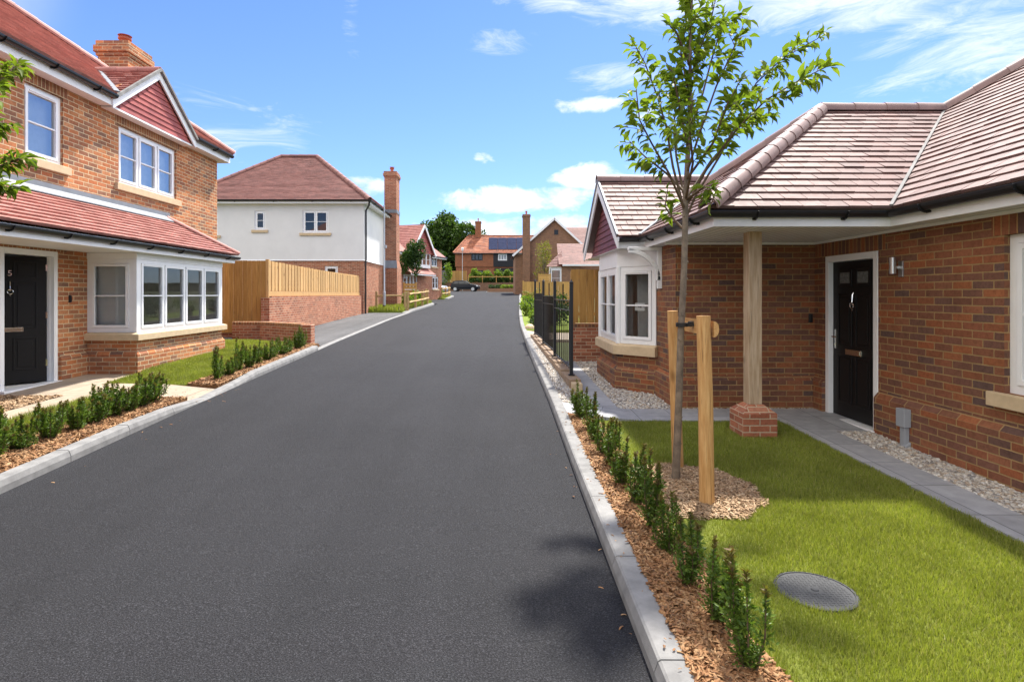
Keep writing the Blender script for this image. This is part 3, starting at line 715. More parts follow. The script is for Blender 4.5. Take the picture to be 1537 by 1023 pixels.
def door_leaf(root, P0, ud, w, z0, h, glazed=False):
    "six-panel door leaf; P0 = left end of its outer face"
    F = frame(P0, ud); mb = MB(); mb.fbox(F, 0, w, -.044, 0, z0, z0+h)
    rows = ((.10, .36), (.43, .80), (.83, .965)) if not glazed else ((.09, .40), (.46, .79), (.84, .95))
    for a, b in rows:
        for c, d in ((.13, .46), (.54, .87)):
            u0, u1, v0, v1 = c*w, d*w, z0+a*h, z0+b*h; e = .022
            if glazed and a > .8: e = .04
            mb.fbox(F, u0, u0+e, 0, .011, v0, v1); mb.fbox(F, u1-e, u1, 0, .011, v0, v1)
            mb.fbox(F, u0+e, u1-e, 0, .011, v0, v0+e); mb.fbox(F, u0+e, u1-e, 0, .011, v1-e, v1)
            if not (glazed and a > .8): mb.fbox(F, u0+e+.03, u1-e-.03, 0, .008, v0+e+.03, v1-e-.03)
    d = build('door', mb, M['door_black'], root, bevel=.004)
    if glazed:
        for c, e in ((.13, .46), (.54, .87)):
            g = MB(); g.quad(F(c*w+.04, .004, z0+.84*h+.04), F(e*w-.04, .004, z0+.84*h+.04), F(e*w-.04, .004, z0+.95*h-.04), F(c*w+.04, .004, z0+.95*h-.04))
            build('glazed_pane', g, M['obscure'], d, recalc=False)
    lb = MB(); lb.fbox(F, .32*w, .68*w, 0, .014, z0+.405*h, z0+.44*h); lb.fbox(F, .345*w, .655*w, .014, .02, z0+.411*h, z0+.434*h)
    build('letterbox', lb, M['chrome'], d, bevel=.003)
    kn = MB(); kz = z0 + .735*h; kn.tube([F(.5*w, .004, kz+.13), F(.5*w, .02, kz+.1), F(.5*w, .026, kz)], [.006, .009, .006], 6)
    kn.tube([F(.5*w + .035*math.sin(a), .028, kz-.03 + .035*math.cos(a)) for a in [2*math.pi*i/12 for i in range(13)]], .006, 6, caps=False)
    kn.lathe(F(.5*w, .02, kz-.012), [(.004, -.012), (.013, 0), (.004, .012)], 8); kn.lathe(F(.5*w, .02, kz-.08), [(.003, -.015), (.012, 0), (.003, .012)], 8)
    build('knocker', kn, M['chrome'], d, smooth=True)
    return d, F
M['obscure'] = plain('obscure_glass', (.13,.14,.14), .25, 0, .3, 30.)
def door_handle(d, F, u, z, dirn=1):
    h = MB(); h.fbox(F, u-.016, u+.016, .0, .008, z-.12, z+.12); h.tube([F(u, .0, z+.03), F(u, .05, z+.03), F(u+dirn*.1, .055, z+.03)], .009, 6); h.lathe(F(u, .012, z-.07), [(.009,-.01), (.009,.01)], 8)
    return build('handle', h, M['chrome'], d)
def text_mesh(name, s, F_point, size, ax, up, mat, parent, depth=.004):
    cu = bpy.data.curves.new(name, 'FONT'); cu.body = s; cu.size = size; cu.extrude = depth/2; cu.align_x = 'CENTER'; cu.align_y = 'CENTER'
    tmp = bpy.data.objects.new(name + '_tmp', cu); COL.objects.link(tmp)
    dg = bpy.context.evaluated_depsgraph_get(); dg.update()
    me = bpy.data.meshes.new_from_object(tmp.evaluated_get(dg)); bpy.data.objects.remove(tmp); bpy.data.curves.remove(cu)
    ax, up = V(ax).normalized(), V(up).normalized(); nn = ax.cross(up); p = V(F_point) - origin_of(parent)
    mt = Matrix.Identity(4)
    for i in range(3): mt[i][0], mt[i][1], mt[i][2], mt[i][3] = ax[i], up[i], nn[i], p[i]
    me.transform(mt); me.materials.append(mat); me.name = name
    o = bpy.data.objects.new(name, me); COL.objects.link(o); o.parent = parent; return o

# ================================================================ LEFT BRICK HOUSE (number 5)
H = thing('brick_house', 'orange brick house with black front door numbered 5 and white bay window', 'house', (-7.05, 8.5, GL(8.5)))
wx = -7.05; wy0 = -2.; wend = 14.3; SO = 5.11
mb = MB(); o = lambda a, b: (a-wy0, b-wy0)
W1 = (8.46, 9.22); W2 = (10.57, 12.48); DR = (8.03, 9.09); zt = .374
wall(mb, (wx, wy0), (0,1), wend-wy0, -.4, 5.35, [(*o(*W1), 3.83, 4.94), (*o(*W2), 3.83, 4.92), (*o(*DR), zt-.03, zt+2.06), (*o(9.86, 12.69), 1.1, 2.4)], .12)
wall(mb, (wx, wend), (-1,0), 9., -.4, 5.35)
mb.poly([(wx-.002, 9.9, 5.3), (wx-.002, 13.0, 5.3), (wx-.002, 11.45, 6.15)])
build('wall', mb, M['brick_warm'], H, recalc=False)
# bay: brick base, sill, glazing, frieze
mb = MB(); bx = -6.2; b0, b1 = 9.76, 12.79
wall(mb, (wx, b0), (1,0), bx-wx, -.3, .96); wall(mb, (bx, b0), (0,1), b1-b0, -.3, .96); wall(mb, (bx, b1), (-1,0), bx-wx, -.3, .96)
build('bay_base', mb, M['brick_warm'], H, recalc=False)
pl = MB(); pp = [(wx, b0, 0), (bx, b0, 0), (bx, b1, 0), (wx, b1, 0)]
pl.sweep(pp, [(0, -.3), (-.05, -.3), (-.05, .72), (-.004, .79), (0, .79)]); pl.sweep([(wx, 9.12, 0), (wx, b0-.052, 0)], [(0, -.3), (-.05, -.3), (-.05, .72), (-.004, .79), (0, .79)])
pl.sweep([(wx, b1+.06, 0), (wx, wend, 0)], [(0, -.3), (-.05, -.3), (-.05, .72), (-.004, .79), (0, .79)])
build('plinth', pl, M['brick_warm'], H)
strip(H, 'bay_sill', pp, [(.05, .962), (-.085, .962), (-.085, 1.07), (-.02, 1.095), (.05, 1.095)], 'stone', bevel=.006)
window(H, (wx, b0), (1,0), bx-wx-.06, 1.10, 2.36, 1, recess=.0, vent=False, label='narrow end light of the bay window', fw=.075)
window(H, (bx, b0+.06), (0,1), b1-b0-.12, 1.10, 2.36, 4, recess=.0, label='four-light front window of the bay')
window(H, (bx-.06, b1), (-1,0), bx-wx-.06, 1.10, 2.36, 1, recess=.0, vent=False)
for a, b in ((b0-.004, b0+.06), (b1-.06, b1+.004)):
    cp = MB(); cp.box(bx-.06, bx+.004, a, b, 1.097, 2.36); build('corner_post', cp, M['upvc'], H)
strip(H, 'frieze', pp, [(.03, 2.362), (-.012, 2.362), (-.012, 2.47), (.03, 2.47)], 'trim')
room(H, -9.3, bx-.1, 9.9, 12.65, .55, 2.42, ('+x',)); 
fl = MB(); fl.box(-6.75, -6.62, 9.92, 10.05, .56, 2.4); build('inner_lining', fl, M['plaster'], H)
# upper windows
S1 = (.11, .13, .06)
window(H, (wx, W1[0]), (0,1), W1[1]-W1[0], 3.83, 4.94, 1, sill=S1, glass='glass_sky', label='single casement window upstairs over the door')
window(H, (wx, W2[0]), (0,1), W2[1]-W2[0], 3.83, 4.92, 3, sill=S1, glass='glass_sky', label='three-light window under the red gable')
room(H, -10.5, wx-.13, 8.2, 12.8, 3.4, 5.0, ('+x',))
for a, b, t_ in ((*W1, 4.94), (*W2, 4.92)):
    q = MB(); q.quad((wx-.2, a-.1, 3.8), (wx-.2, b+.1, 3.8), (wx-.2, b+.1, t_), (wx-.2, a-.1, t_)); build('pane_backing', q, M['curtain'], H, recalc=False)  # pale panel added behind the upstairs panes to make them look lighter
F = frame((wx, wy0), (0,1))
for a, b, z, zz in ((W1[0]-.08, W1[1]+.08, 4.94, 5.11), (W2[0]-.1, W2[1]+.1, 4.92, 5.11), (DR[0]-.2, DR[1]+.2, zt+2.06, 2.47)):
    sc = MB(); sc.fbox(F, a-wy0, b-wy0, -.02, .004, z, zz); build('soldier_course', sc, M['brick_warm_soldier'], H)
# door set: frame, threshold, leaf standing ajar
df = MB(); F = frame((wx, DR[0]), (0,1)); dw = DR[1]-DR[0]
df.fbox(F, 0, .075, -.11, .012, zt, zt+2.06); df.fbox(F, dw-.075, dw, -.11, .012, zt, zt+2.06); df.fbox(F, .075, dw-.075, -.11, .012, zt+1.975, zt+2.06)
df.fbox(F, dw-.085, dw-.075, -.1, -.05, zt, zt+1.975)
dfo = build('door_frame', df, M['upvc'], H, bevel=.005)
th = MB(); th.fbox(F, -.02, dw+.03, -.12, .09, zt-.045, zt); build('threshold', th, M['trim'], dfo, bevel=.006)
ang = R(42); lw = dw-.17; hx, hy = wx-.10, DR[1]-.09
du = (math.sin(ang), math.cos(ang)); p0 = (hx - du[0]*lw, hy - du[1]*lw)
d, F = door_leaf(H, p0, du, lw, zt+.012, 1.955)
for z in (.25, 1.0, 1.75):
    hg = MB(); hg.fbox(F, lw-.01, lw+.05, -.03, .008, zt+z, zt+z+.1); build('hinge', hg, M['chrome'], d)
text_mesh('door_number', '5', F(.5*lw, .006, zt+1.70), .12, (du[0], du[1], 0), (0,0,1), M['chrome'], d)
room(H, -10.5, wx-.12, 7.2, 9.6, zt-.02, 2.46, ('+x',), 'hall')
bl = MB(); bl.box(wx, wx+.02, 9.33, 9.37, 1.62, 1.74); bl.box(wx+.02, wx+.035, 9.335, 9.365, 1.63, 1.73); build('doorbell', bl, M['black_paint'], H, bevel=.004)
# lean-to roof over door and bay
ex = -5.95; ey = 13.08; rf = MB(); e0 = 2.66; r0 = 3.36
tiles(rf, [(ex, -2, e0), (ex, ey, e0), (wx, 12.08, r0), (wx, -2, r0)], .165, .118, .028)
tiles(rf, [(ex, ey, e0), (wx, ey, e0), (wx, 12.08, r0)], .165, .118, .028)
lr = build('canopy_roof', rf, M['tile_red'], H, recalc=False)
rg = MB(); ridge(rg, (ex, ey, e0+.02), (wx+.03, 12.10, r0+.01), .06, .3); build('hip_tiles', rg, M['tile_red'], lr, recalc=False)
fl = MB(); fl.prism([(wx+.004, -2, 3.30), (wx+.15, -2, 3.30), (wx+.15, -2, 3.315), (wx+.02, -2, 3.42), (wx+.02, -2, 3.50), (wx+.004, -2, 3.50)], (0, 14.2, 0)); build('lead_flashing', fl, M['lead'], H)
strip(H, 'canopy_fascia', [(-6.03, -2, 0), (-6.03, 13.0, 0), (wx, 13.0, 0)], [(0, 2.47), (-.02, 2.47), (-.02, 2.63), (0, 2.63)], 'trim')
sf = MB(); sf.quad((wx, -2, 2.475), (-6.03, -2, 2.475), (-6.03, 13.0, 2.475), (wx, 13.0, 2.475)); build('canopy_soffit', sf, M['trim'], H, recalc=False)
gutter(H, [(-5.965, -2, 2.6), (-5.965, 13.06, 2.6), (wx, 13.06, 2.6)], .055, -1)
# main roof with gablet and hip
T = .726; ex, ez = -6.76, 5.33; ye = 14.55
def zr(x, y): return ez + T*min(ex - x, ye - y)
rf = MB(); rx = -11.6
gx, gy, gh = -6.80, 11.44, 1.40; VP_ = (ex-1.30, gy, ez+T*1.30); RR_ = (rx, ye-(ex-rx), ez+T*(ex-rx))
tiles(rf, [(ex, -2, ez), (ex, gy-gh, ez), VP_, RR_, (rx, -2, ez+T*(ex-rx))], .165, .118, .028)
tiles(rf, [(ex, gy+gh, ez), (ex, ye, ez), RR_, VP_], .165, .118, .028)
rf.poly([(ex, ye, ez), (rx, ye-(ex-rx), ez+T*(ex-rx)), (2*rx-ex, ye, ez)])
rf.poly([(rx, ye-(ex-rx), ez+T*(ex-rx)), (2*rx-ex, ye, ez), (2*rx-ex, -2, ez), (rx, -2, ez+T*(ex-rx))])
gx, gy, gh = -6.80, 11.44, 1.40
tiles(rf, [(gx, gy-gh, 5.22), (gx-1.7, gy-gh, 5.22), (gx-1.7, gy, 6.26), (gx, gy, 6.26)], .165, .118, .028)
tiles(rf, [(gx, gy+gh, 5.22), (gx-1.7, gy+gh, 5.22), (gx-1.7, gy, 6.26), (gx, gy, 6.26)], .165, .118, .028)
ro = build('roof', rf, M['tile_red'], H, recalc=False)
for nm, p, q, r in (('hip_tiles', (ex, ye, ez+.02), (rx, ye-(ex-rx), ez+T*(ex-rx)+.02), .1), ('ridge_tiles', (gx+.02, gy, 6.25), (gx-1.25, gy, 6.25), .09)):
    rg = MB(); ridge(rg, p, q, r, .4); build(nm, rg, M['tile_red'], ro, recalc=False)
chimney(H, -9.15, -8.46, 13.0, 13.85, 6.0, 7.57, 'brick_warm', parent=ro)
vl = MB(); vl.beam((ex+.02, gy-gh+.02, 5.36), (gx-1.22, gy-.02, 6.27), .09, .02); build('valley', vl, M['lead'], ro)
for s in (-1, 1):                                    # tile-hung face, bargeboards
    bb = MB(); bb.prism([(gx, gy+s*(gh-.02), 5.06), (gx, gy, 6.09), (gx, gy, 6.24), (gx, gy+s*gh, 5.22)], (-.03, 0, 0)); build('bargeboard', bb, M['trim'], H)
    vg = MB(); vg.beam((gx+.03, gy+s*(gh+.01), 5.235), (gx+.03, gy+s*.01, 6.285), .05, .05); build('verge', vg, M['concrete'], ro)
th = MB()
for k in range(9):
    z = 5.125 + k*.105; hw = (gh-.05)*(1-(z-5.08)/1.02)
    if hw < .1: break
    hw2 = max(.0, (gh-.05)*(1-(z+.105-5.08)/1.02)); y = -hw
    x = wx+.18
    while y < hw:
        a, b = max(-hw, y), min(hw, y+.165); cl = lambda v: max(-hw2, min(hw2, v))
        if b-a > .02: th.add([(x+.022, gy+a+.001, z), (x+.022, gy+b-.001, z), (x+.004, gy+cl(b)-.001, z+.108), (x+.004, gy+cl(a)+.001, z+.108), (x-.01, gy+a+.001, z), (x-.01, gy+b-.001, z)], [(0,1,2,3), (4,5,1,0)])
        y += .165 if y > -hw or k % 2 else .0825
        if y == -hw: break
build('tile_hanging', th, M['tile_hung'], H)
sb = MB(); sb.box(wx, wx+.2, gy-gh+.06, gy+gh-.06, 5.085, 5.12); build('gable_soffit', sb, M['trim'], H)
for a, b in ((-2, gy-gh+.03), (gy+gh-.03, ye-.05)):
    f = MB(); f.box(wx+.2, wx+.222, a, b, 5.11, 5.30); build('fascia', f, M['trim'], H)
    s_ = MB(); s_.quad((wx, a, 5.112), (wx+.2, a, 5.112), (wx+.2, b, 5.112), (wx, b, 5.112)); build('soffit', s_, M['trim'], H, recalc=False)
    gutter(H, [(wx+.285, a, 5.285), (wx+.285, b, 5.285)], .058, -1)
f = MB(); f.box(-15.8, wx+.222, ye-.05, ye-.028, 5.11, 5.30); f.box(-15.8, wx+.2, wend, ye-.05, 5.11, 5.125); build('fascia', f, M['trim'], H)

# ================================================================ BUNGALOW ON THE RIGHT
B = thing('brick_bungalow', 'dark red brick bungalow with hipped roof and corner porch behind the right lawn', 'bungalow', (4.35, 7.0, GR(4, 7)))
X, YP, XL = 4.35, 7.74, 2.45; zb = .20
DY = (6.45, 7.47)                      # door opening
Fw = lambda y: YP - y
mb = MB()
wall(mb, (X, YP), (0,-1), YP+3, -.5, 2.62, [(Fw(DY[1]), Fw(DY[0]), zb-.04, zb+2.05), (Fw(4.85), Fw(3.1), .91, 2.26)], .1)
wall(mb, (XL, YP), (1,0), X-XL, -.5, 2.62)
wall(mb, (XL, 12.4), (0,-1), 12.4-YP, -.5, 2.62, [(12.4-11.1, 12.4-8.65, .98, 2.2)], .1)
build('wall', mb, M['brick_multi'], B, recalc=False)
def plinth_mb(paths, top=.585, p=.055):
    q = MB()
    for path in paths: q.sweep(path, [(0, -.5), (p, -.5), (p, top), (.004, top+.06), (0, top+.06)])
    return q
build('plinth', plinth_mb([[(X, -3, 0), (X, DY[0]-.002, 0)], [(X, DY[1]+.002, 0), (X, YP, 0), (XL, YP, 0), (XL, 8.56, 0)]]), M['brick_multi'], B)
F = frame((X, YP), (0,-1))
for a, b, z in ((.02, Fw(DY[0])+.12, zb+2.05), (Fw(4.85)-.12, Fw(3.0), 2.26)):
    sc = MB(); sc.fbox(F, a, b, -.02, .004, z, 2.46); build('soldier_course', sc, M['brick_multi_soldier'], B)
window(B, (X, 4.85), (0,-1), 1.75, .91, 2.26, 2, sill=(.12, .125, .06), label='white casement window at the right edge', fw=.075)
room(B, X+.12, 8.5, 2.9, 5.2, .2, 2.4, ('-x',))
# door
F = frame((X, DY[1]), (0,-1)); dw = DY[1]-DY[0]; df = MB()
df.fbox(F, 0, .075, -.09, .012, zb, zb+2.05); df.fbox(F, dw-.075, dw, -.09, .012, zb, zb+2.05); df.fbox(F, .075, dw-.075, -.09, .012, zb+1.97, zb+2.05)
dfo = build('door_frame', df, M['upvc'], B, bevel=.005)
th = MB(); th.fbox(F, -.02, dw+.02, -.1, .08, zb-.05, zb); build('threshold', th, M['trim'], dfo, bevel=.006)
d, F2 = door_leaf(B, (X+.045, DY[1]-.08), (0,-1), dw-.16, zb+.01, 1.955, True); door_handle(d, F2, .06, zb+.98, 1)
# porch wall fittings
wl = MB(); wl.tube([(X-.075, 6.11, 1.975), (X-.075, 6.11, 2.15)], .032, 14); wl.box(X-.07, X-.004, 6.085, 6.135, 2.03, 2.055)
wo = build('wall_lamp', wl, M['steel'], B, smooth=True); bp = MB(); bp.box(X-.016, X, 6.04, 6.11, 1.94, 2.11); build('back_plate', bp, M['steel'], wo, bevel=.003)
bl = MB(); bl.box(4.265, 4.315, YP-.022, YP, 1.37, 1.49); bl.box(4.272, 4.308, YP-.03, YP-.022, 1.40, 1.48); build('doorbell', bl, M['black_paint'], B, bevel=.004)
fp = MB(); q = X-.056
fp.box(q-.075, q, 5.86, 5.985, .37, .56); fp.box(q-.05, q, 5.885, 5.96, .18, .37); fp.prism([(q, 5.96, .22), (q-.055, 5.96, .18), (q-.1, 5.97, .02), (q, 5.97, .02)], (0, -.1, 0)); build('meter_duct', fp, M['grey_plastic'], B, bevel=.006)
# canted bay
bp_ = [(2.45, 8.60), (1.95, 9.10), (1.95, 10.65), (2.45, 11.15)]
mb = MB(); rev = bp_[::-1]
for a, b in zip(rev, rev[1:]):
    L = math.dist(a, b); wall(mb, a, ((b[0]-a[0])/L, (b[1]-a[1])/L), L, -.5, .80)
build('bay_base', mb, M['brick_multi'], B, recalc=False)
r3 = [(x, y, 0) for x, y in rev]
pb = MB(); pb.sweep(r3, [(0, -.5), (-.055, -.5), (-.055, .545), (-.004, .605), (0, .605)]); build('bay_plinth', pb, M['brick_multi'], B)
strip(B, 'bay_sill', r3, [(.06, .802), (-.085, .802), (-.085, .945), (-.02, .972), (.06, .972)], 'stone', bevel=.006)
for i, (a, b) in enumerate(zip(rev, rev[1:])):
    L = math.dist(a, b); u = ((b[0]-a[0])/L, (b[1]-a[1])/L); e = .03
    wo = window(B, (a[0]+u[0]*e, a[1]+u[1]*e), u, L-2*e, .975, 2.19, (1, 2, 1)[i], recess=0, vent=i == 2, fw=.07, label=(None, 'two-light front window of the canted bay', 'angled side window of the canted bay, facing the lawn')[i])
for x, y in bp_[1:3]:
    cp = MB(); cp.lathe((x+.02, y, .973), [(.05, 0), (.05, 1.217)], 12); build('corner_post', cp, M['upvc'], B)
strip(B, 'frieze', r3, [(.05, 2.192), (-.012, 2.192), (-.012, 2.47), (.05, 2.47)], 'trim')
room(B, 2.56, 5.6, 8.0, 11.6, .3, 2.44, ('-x',))
q = MB(); q.poly([(2.56, 8.62, 2.44), (2.0, 9.12, 2.44), (2.0, 10.63, 2.44), (2.56, 11.13, 2.44)]); build('bay_ceiling', q, M['plaster'], B, recalc=False)
q = MB(); q.poly([(2.56, 8.62, .955), (2.0, 9.12, .955), (2.0, 10.63, .955), (2.56, 11.13, .955)]); build('window_board', q, M['upvc'], B, recalc=False)
for x, y in ((2.52, 8.85), (2.3, 9.25), (2.12, 9.55), (2.15, 10.5)):
    k = 14; cu = MB()
    for i in range(k):
        a, b = (i/k)*.2, ((i+1)/k)*.2; za = .012*math.sin(i*2.1); zb_ = .012*math.sin((i+1)*2.1)
        cu.quad((x+a+.02+za, y+a*.6-za, .5), (x+b+.02+zb_, y+b*.6-zb_, .5), (x+b+zb_, y+b*.6-zb_, 2.3), (x+a+za, y+a*.6-za, 2.3))
    build('curtain', cu, M['curtain'], B, recalc=False, smooth=True)
# roofs
s = .70; E0 = 2.64; xm, yp, xl = 4.05, 5.80, 2.20; k = 2.65; zt_ = E0 + s*k; hz = E0 + s*4.95
rf = MB(); tw, tc_ = .235, .172
tiles(rf, [(xm, -4, E0), (xm, yp, E0), (xm+k, yp+k, zt_), (9, 6.15, hz), (9, -4, hz)], tw, tc_, .018, .007, .004)
tiles(rf, [(xl, yp, E0), (xm, yp, E0), (xm+k, yp+k, zt_), (xl+k, yp+k, zt_)], tw, tc_, .018, .007, .004)
tiles(rf, [(xl, yp, E0), (xl+k, yp+k, zt_), (xl, yp+2*k, E0)], tw, tc_, .018, .007, .004)
gx = 1.83; gy0, gr, gz = 8.62, 10.3, E0 + s*1.68
tiles(rf, [(gx, gy0, E0), (4.3, gy0, E0), (4.3, gr, gz), (gx, gr, gz)], tw, tc_, .018, .007, .004)
tiles(rf, [(gx, 2*gr-gy0, E0), (4.3, 2*gr-gy0, E0), (4.3, gr, gz), (gx, gr, gz)], tw, tc_, .018, .007, .004)
rf.poly([(xl, yp+2*k, E0), (xl+k, yp+k, zt_), (xm+k, yp+k, zt_), (xm+k, yp+2*k, E0)]); rf.poly([(xm+k, yp+2*k, E0), (xm+k, yp+k, zt_), (9, 6.15, hz), (13.95, 11.1, E0)])
rf.poly([(9, 6.15, hz), (9, -4, hz), (13.95, -4, E0), (13.95, 11.1, E0)])
ro = build('roof', rf, M['tile_sheen'], B, recalc=False)
for nm, p, q, r, L in (('hip_tiles', (xl-.05, yp-.05, E0), (xl+k, yp+k, zt_+.01), .102, .32), ('ridge_tiles', (xl+k-.02, yp+k, zt_), (xm+k, yp+k, zt_), .11, .42), ('hip_tiles', (xm+k, yp+k, zt_), (9, 6.15, hz), .11, .4),
                       ('hip_tiles', (xl, yp+2*k, E0), (xl+k, yp+k, zt_), .11, .4), ('ridge_tiles', (gx-.01, gr, gz), (3.95, gr, gz), .105, .42)):
    rg = MB(); ridge(rg, p, q, r, L); build(nm, rg, M['tile_ridge'], ro, recalc=False, smooth=True)
vl = MB(); vl.beam((xm-.02, yp-.02, E0+.024), (xm+k, yp+k, zt_+.024), .032, .02); build('valley', vl, M['concrete'], ro)
vl = MB(); vl.beam((xl-.02, gy0-.02, E0+.03), (3.9, gr, gz+.03), .05, .02); build('valley', vl, M['lead'], ro)
# eaves
fp_ = [(4.10, -4, 0), (4.10, 5.88, 0), (2.27, 5.88, 0), (2.27, 8.60, 0)]
strip(B, 'fascia', fp_, [(0, 2.455), (.022, 2.455), (.022, 2.615), (0, 2.615)], 'trim')
gutter(B, [(4.035, -4, 2.60), (4.035, 5.815, 2.60), (2.205, 5.815, 2.60), (2.205, 8.56, 2.60)], .06, 1)
sf = MB(); z = 2.462
sf.quad((2.27, 5.88, z), (4.36, 5.88, z), (4.36, 7.76, z), (2.27, 7.76, z)); sf.quad((4.10, -4, z), (4.36, -4, z), (4.36, 5.88, z), (4.10, 5.88, z)); sf.quad((2.27, 7.76, z), (2.46, 7.76, z), (2.46, 8.62, z), (2.27, 8.62, z))
build('soffit', sf, M['soffit'], B, recalc=False)
sf = MB(); sf.quad((1.86, 8.66, z+.006), (2.46, 8.66, z+.006), (2.46, 11.94, z+.006), (1.86, 11.94, z+.006)); build('gable_soffit', sf, M['trim'], B, recalc=False)
for a, b in (((2.30, YP-.02), (X-.005, YP-.02)), ((X-.02, YP-.02), (X-.02, -3))):
    bd = MB(); bd.beam((*a, 2.445), (*b, 2.445), .03, .03); build('cornice', bd, M['trim'], B)
# tile-hung gable over the bay
for sg in (-1, 1):
    bb = MB(); h = 1.68; y_ = lambda t_: gr + sg*t_
    bb.prism([(1.87, y_(h-.01), E0-.19), (1.87, y_(0), gz-.21), (1.87, y_(0), gz-.02), (1.87, y_(h), E0-.02)], (-.028, 0, 0)); build('bargeboard', bb, M['trim'], B)
    vg = MB(); vg.beam((gx+.012, y_(h), E0+.01), (gx+.012, y_(0), gz+.01), .03, .06); build('verge', vg, M['lead'], ro)
f = MB(); f.box(1.87, 2.27, 8.66, 8.682, 2.46, 2.60); build('fascia', f, M['trim'], B)
gutter(B, [(2.2, 8.60, 2.60), (1.86, 8.60, 2.60)], .055, 1, .4)
th = MB()
for kk in range(13):
    z0 = 2.49 + kk*.105; fn = lambda z: max(0, 1.62*(1-(z-2.46)/1.14)); a, b = fn(z0), fn(z0+.105)
    if a < .06: break
    yy = -a - (kk % 2)*.08
    while yy < a:
        p, q2 = max(-a, yy), min(a, yy+.165); c_ = lambda v: max(-b, min(b, v)); x_ = 2.0
        if q2-p > .02: th.add([(x_-.022, gr+p+.001, z0), (x_-.022, gr+q2-.001, z0), (x_-.004, gr+c_(q2)-.001, z0+.108), (x_-.004, gr+c_(p)+.001, z0+.108), (x_+.01, gr+p, z0), (x_+.01, gr+q2, z0)], [(0,1,2,3), (4,5,1,0)])
        yy += .165
build('tile_hanging', th, M['tile_maroon'], B)
br = MB(); by = 8.40
br.box(2.385, 2.448, by-.035, by+.035, 1.84, 2.455)
pts = [(1.96 + .44*math.sin(R(a)), by, 1.96 + .44*math.cos(R(a))) for a in range(0, 91, 9)]
for a, b in zip(pts, pts[1:]): br.beam(a, b, .06, .07, up=V((0,1,0)))
br.box(1.95, 2.385, by-.035, by+.035, 2.405, 2.455); build('gable_bracket', br, M['trim'], B, bevel=.004)
# porch post on its brick pier
pr = MB(); px0, px1, py0, py1 = 2.74, 3.12, 6.28, 6.66; g0 = GR(3, 6.5)
pr.box(px0, px1, py0, py1, -.3, g0+.255)
e = .0; a = .105; zz = g0+.255; c4 = [(px0, py0, zz), (px1, py0, zz), (px1, py1, zz), (px0, py1, zz)]; d4 = [(px0+a, py0+a, zz+.085), (px1-a, py0+a, zz+.085), (px1-a, py1-a, zz+.085), (px0+a, py1-a, zz+.085)]
pr.add(c4 + d4, [(0,1,5,4), (1,2,6,5), (2,3,7,6), (3,0,4,7), (4,5,6,7)])
build('porch_pier', pr, M['brick_garden'], B, bevel=.008)
po = MB(); po.box(2.855, 3.005, 6.40, 6.55, zz+.08, 2.465); build('porch_post', po, M['oak'], B, bevel=.008)
# notice card behind the bay glass
nc = MB(); nx = MB(); nF = frame((1.95, 9.10), (.7071, -.7071))
nF = frame((2.0, 9.09), (.7071, -.7071))
nc.fbox(nF, .25, .42, -.012, -.010, 1.50, 1.62); nco = tag(build('notice_card', nc, M['card'], origin=nF(.33, 0, 1.5)), 'small white notice card propped inside the angled bay window', 'card')
nx.fbox(nF, .305, .365, -.0095, -.0085, 1.550, 1.560); nx.fbox(nF, .35, .362, -.0095, -.0085, 1.545, 1.57); build('mark', nx, M['ink'], nco)
# ================================================================ WHITE RENDERED HOUSE
W = thing('rendered_house', 'two-storey house with white rendered upper walls and brown hipped roof', 'house', (-10.5, 28.2, G(28)))
x0, x1, y0, y1 = -15.4, -6.6, 28.2, 35.0; zb_, zs = 3.47, 6.28
mb = MB(); ops = [(-12.04-x0, -11.5-x0, 4.97, 5.92), (-9.65-x0, -8.36-x0, 4.82, 5.95), (-14.4-x0, -13.86-x0, 4.7, 5.85)]
wall(mb, (x0, y0), (1,0), x1-x0, zb_, zs, ops); wall(mb, (x1, y0), (0,1), y1-y0, zb_, zs); wall(mb, (x1, y1), (-1,0), x1-x0, zb_, zs); wall(mb, (x0, y1), (0,-1), y1-y0, zb_, zs)
build('upper_wall', mb, M['render'], W, recalc=False)
mb = MB(); e = .03; ops2 = [(-8.56-x0-e, -7.9-x0-e, 1.9, 3.18)]
wall(mb, (x0+e, y0+e), (1,0), x1-x0-2*e, .3, zb_, ops2); wall(mb, (x1-e, y0+e), (0,1), y1-y0-2*e, .3, zb_); wall(mb, (x1-e, y1-e), (-1,0), x1-x0-2*e, .3, zb_)
build('lower_wall', mb, M['brick_garden'], W, recalc=False)
bm_ = MB(); bm_.sweep([(x0, y0, 0), (x1, y0, 0), (x1, y1, 0)], [(.03, zb_-.03), (-.03, zb_-.03), (-.01, zb_+.02), (.03, zb_+.02)]); build('bellcast_bead', bm_, M['trim'], W)
S2 = (.14, .14, .07)
for a, b, c, d, nl in ((-12.04, -11.5, 4.97, 5.92, 1), (-9.65, -8.36, 4.82, 5.95, 2), (-14.4, -13.86, 4.7, 5.85, 1)):
    window(W, (a, y0), (1,0), b-a, c, d, nl, sill=S2, glass='glass', vent=False, fw=.07, sw=.055)
window(W, (-8.56, y0+e), (1,0), .66, 1.9, 3.18, 1, vent=False, fw=.08)
room(W, x0+.4, x1-.3, y0+.1, y0+3, 3.7, 6.2, ('-y',)); room(W, x0+.4, x1-.3, y0+.15, y0+3, .9, 3.3, ('-y',))
ez = 6.42; oh = .38; t = .80; ax0, ax1, ay0, ay1 = x0-oh, x1+oh, y0-oh, y1+oh; hh = (ay1-ay0)/2; zr_ = ez + t*hh
rf = MB(); A_, B_ = (ax0+hh, ay0+hh, zr_), (ax1-hh, ay0+hh, zr_)
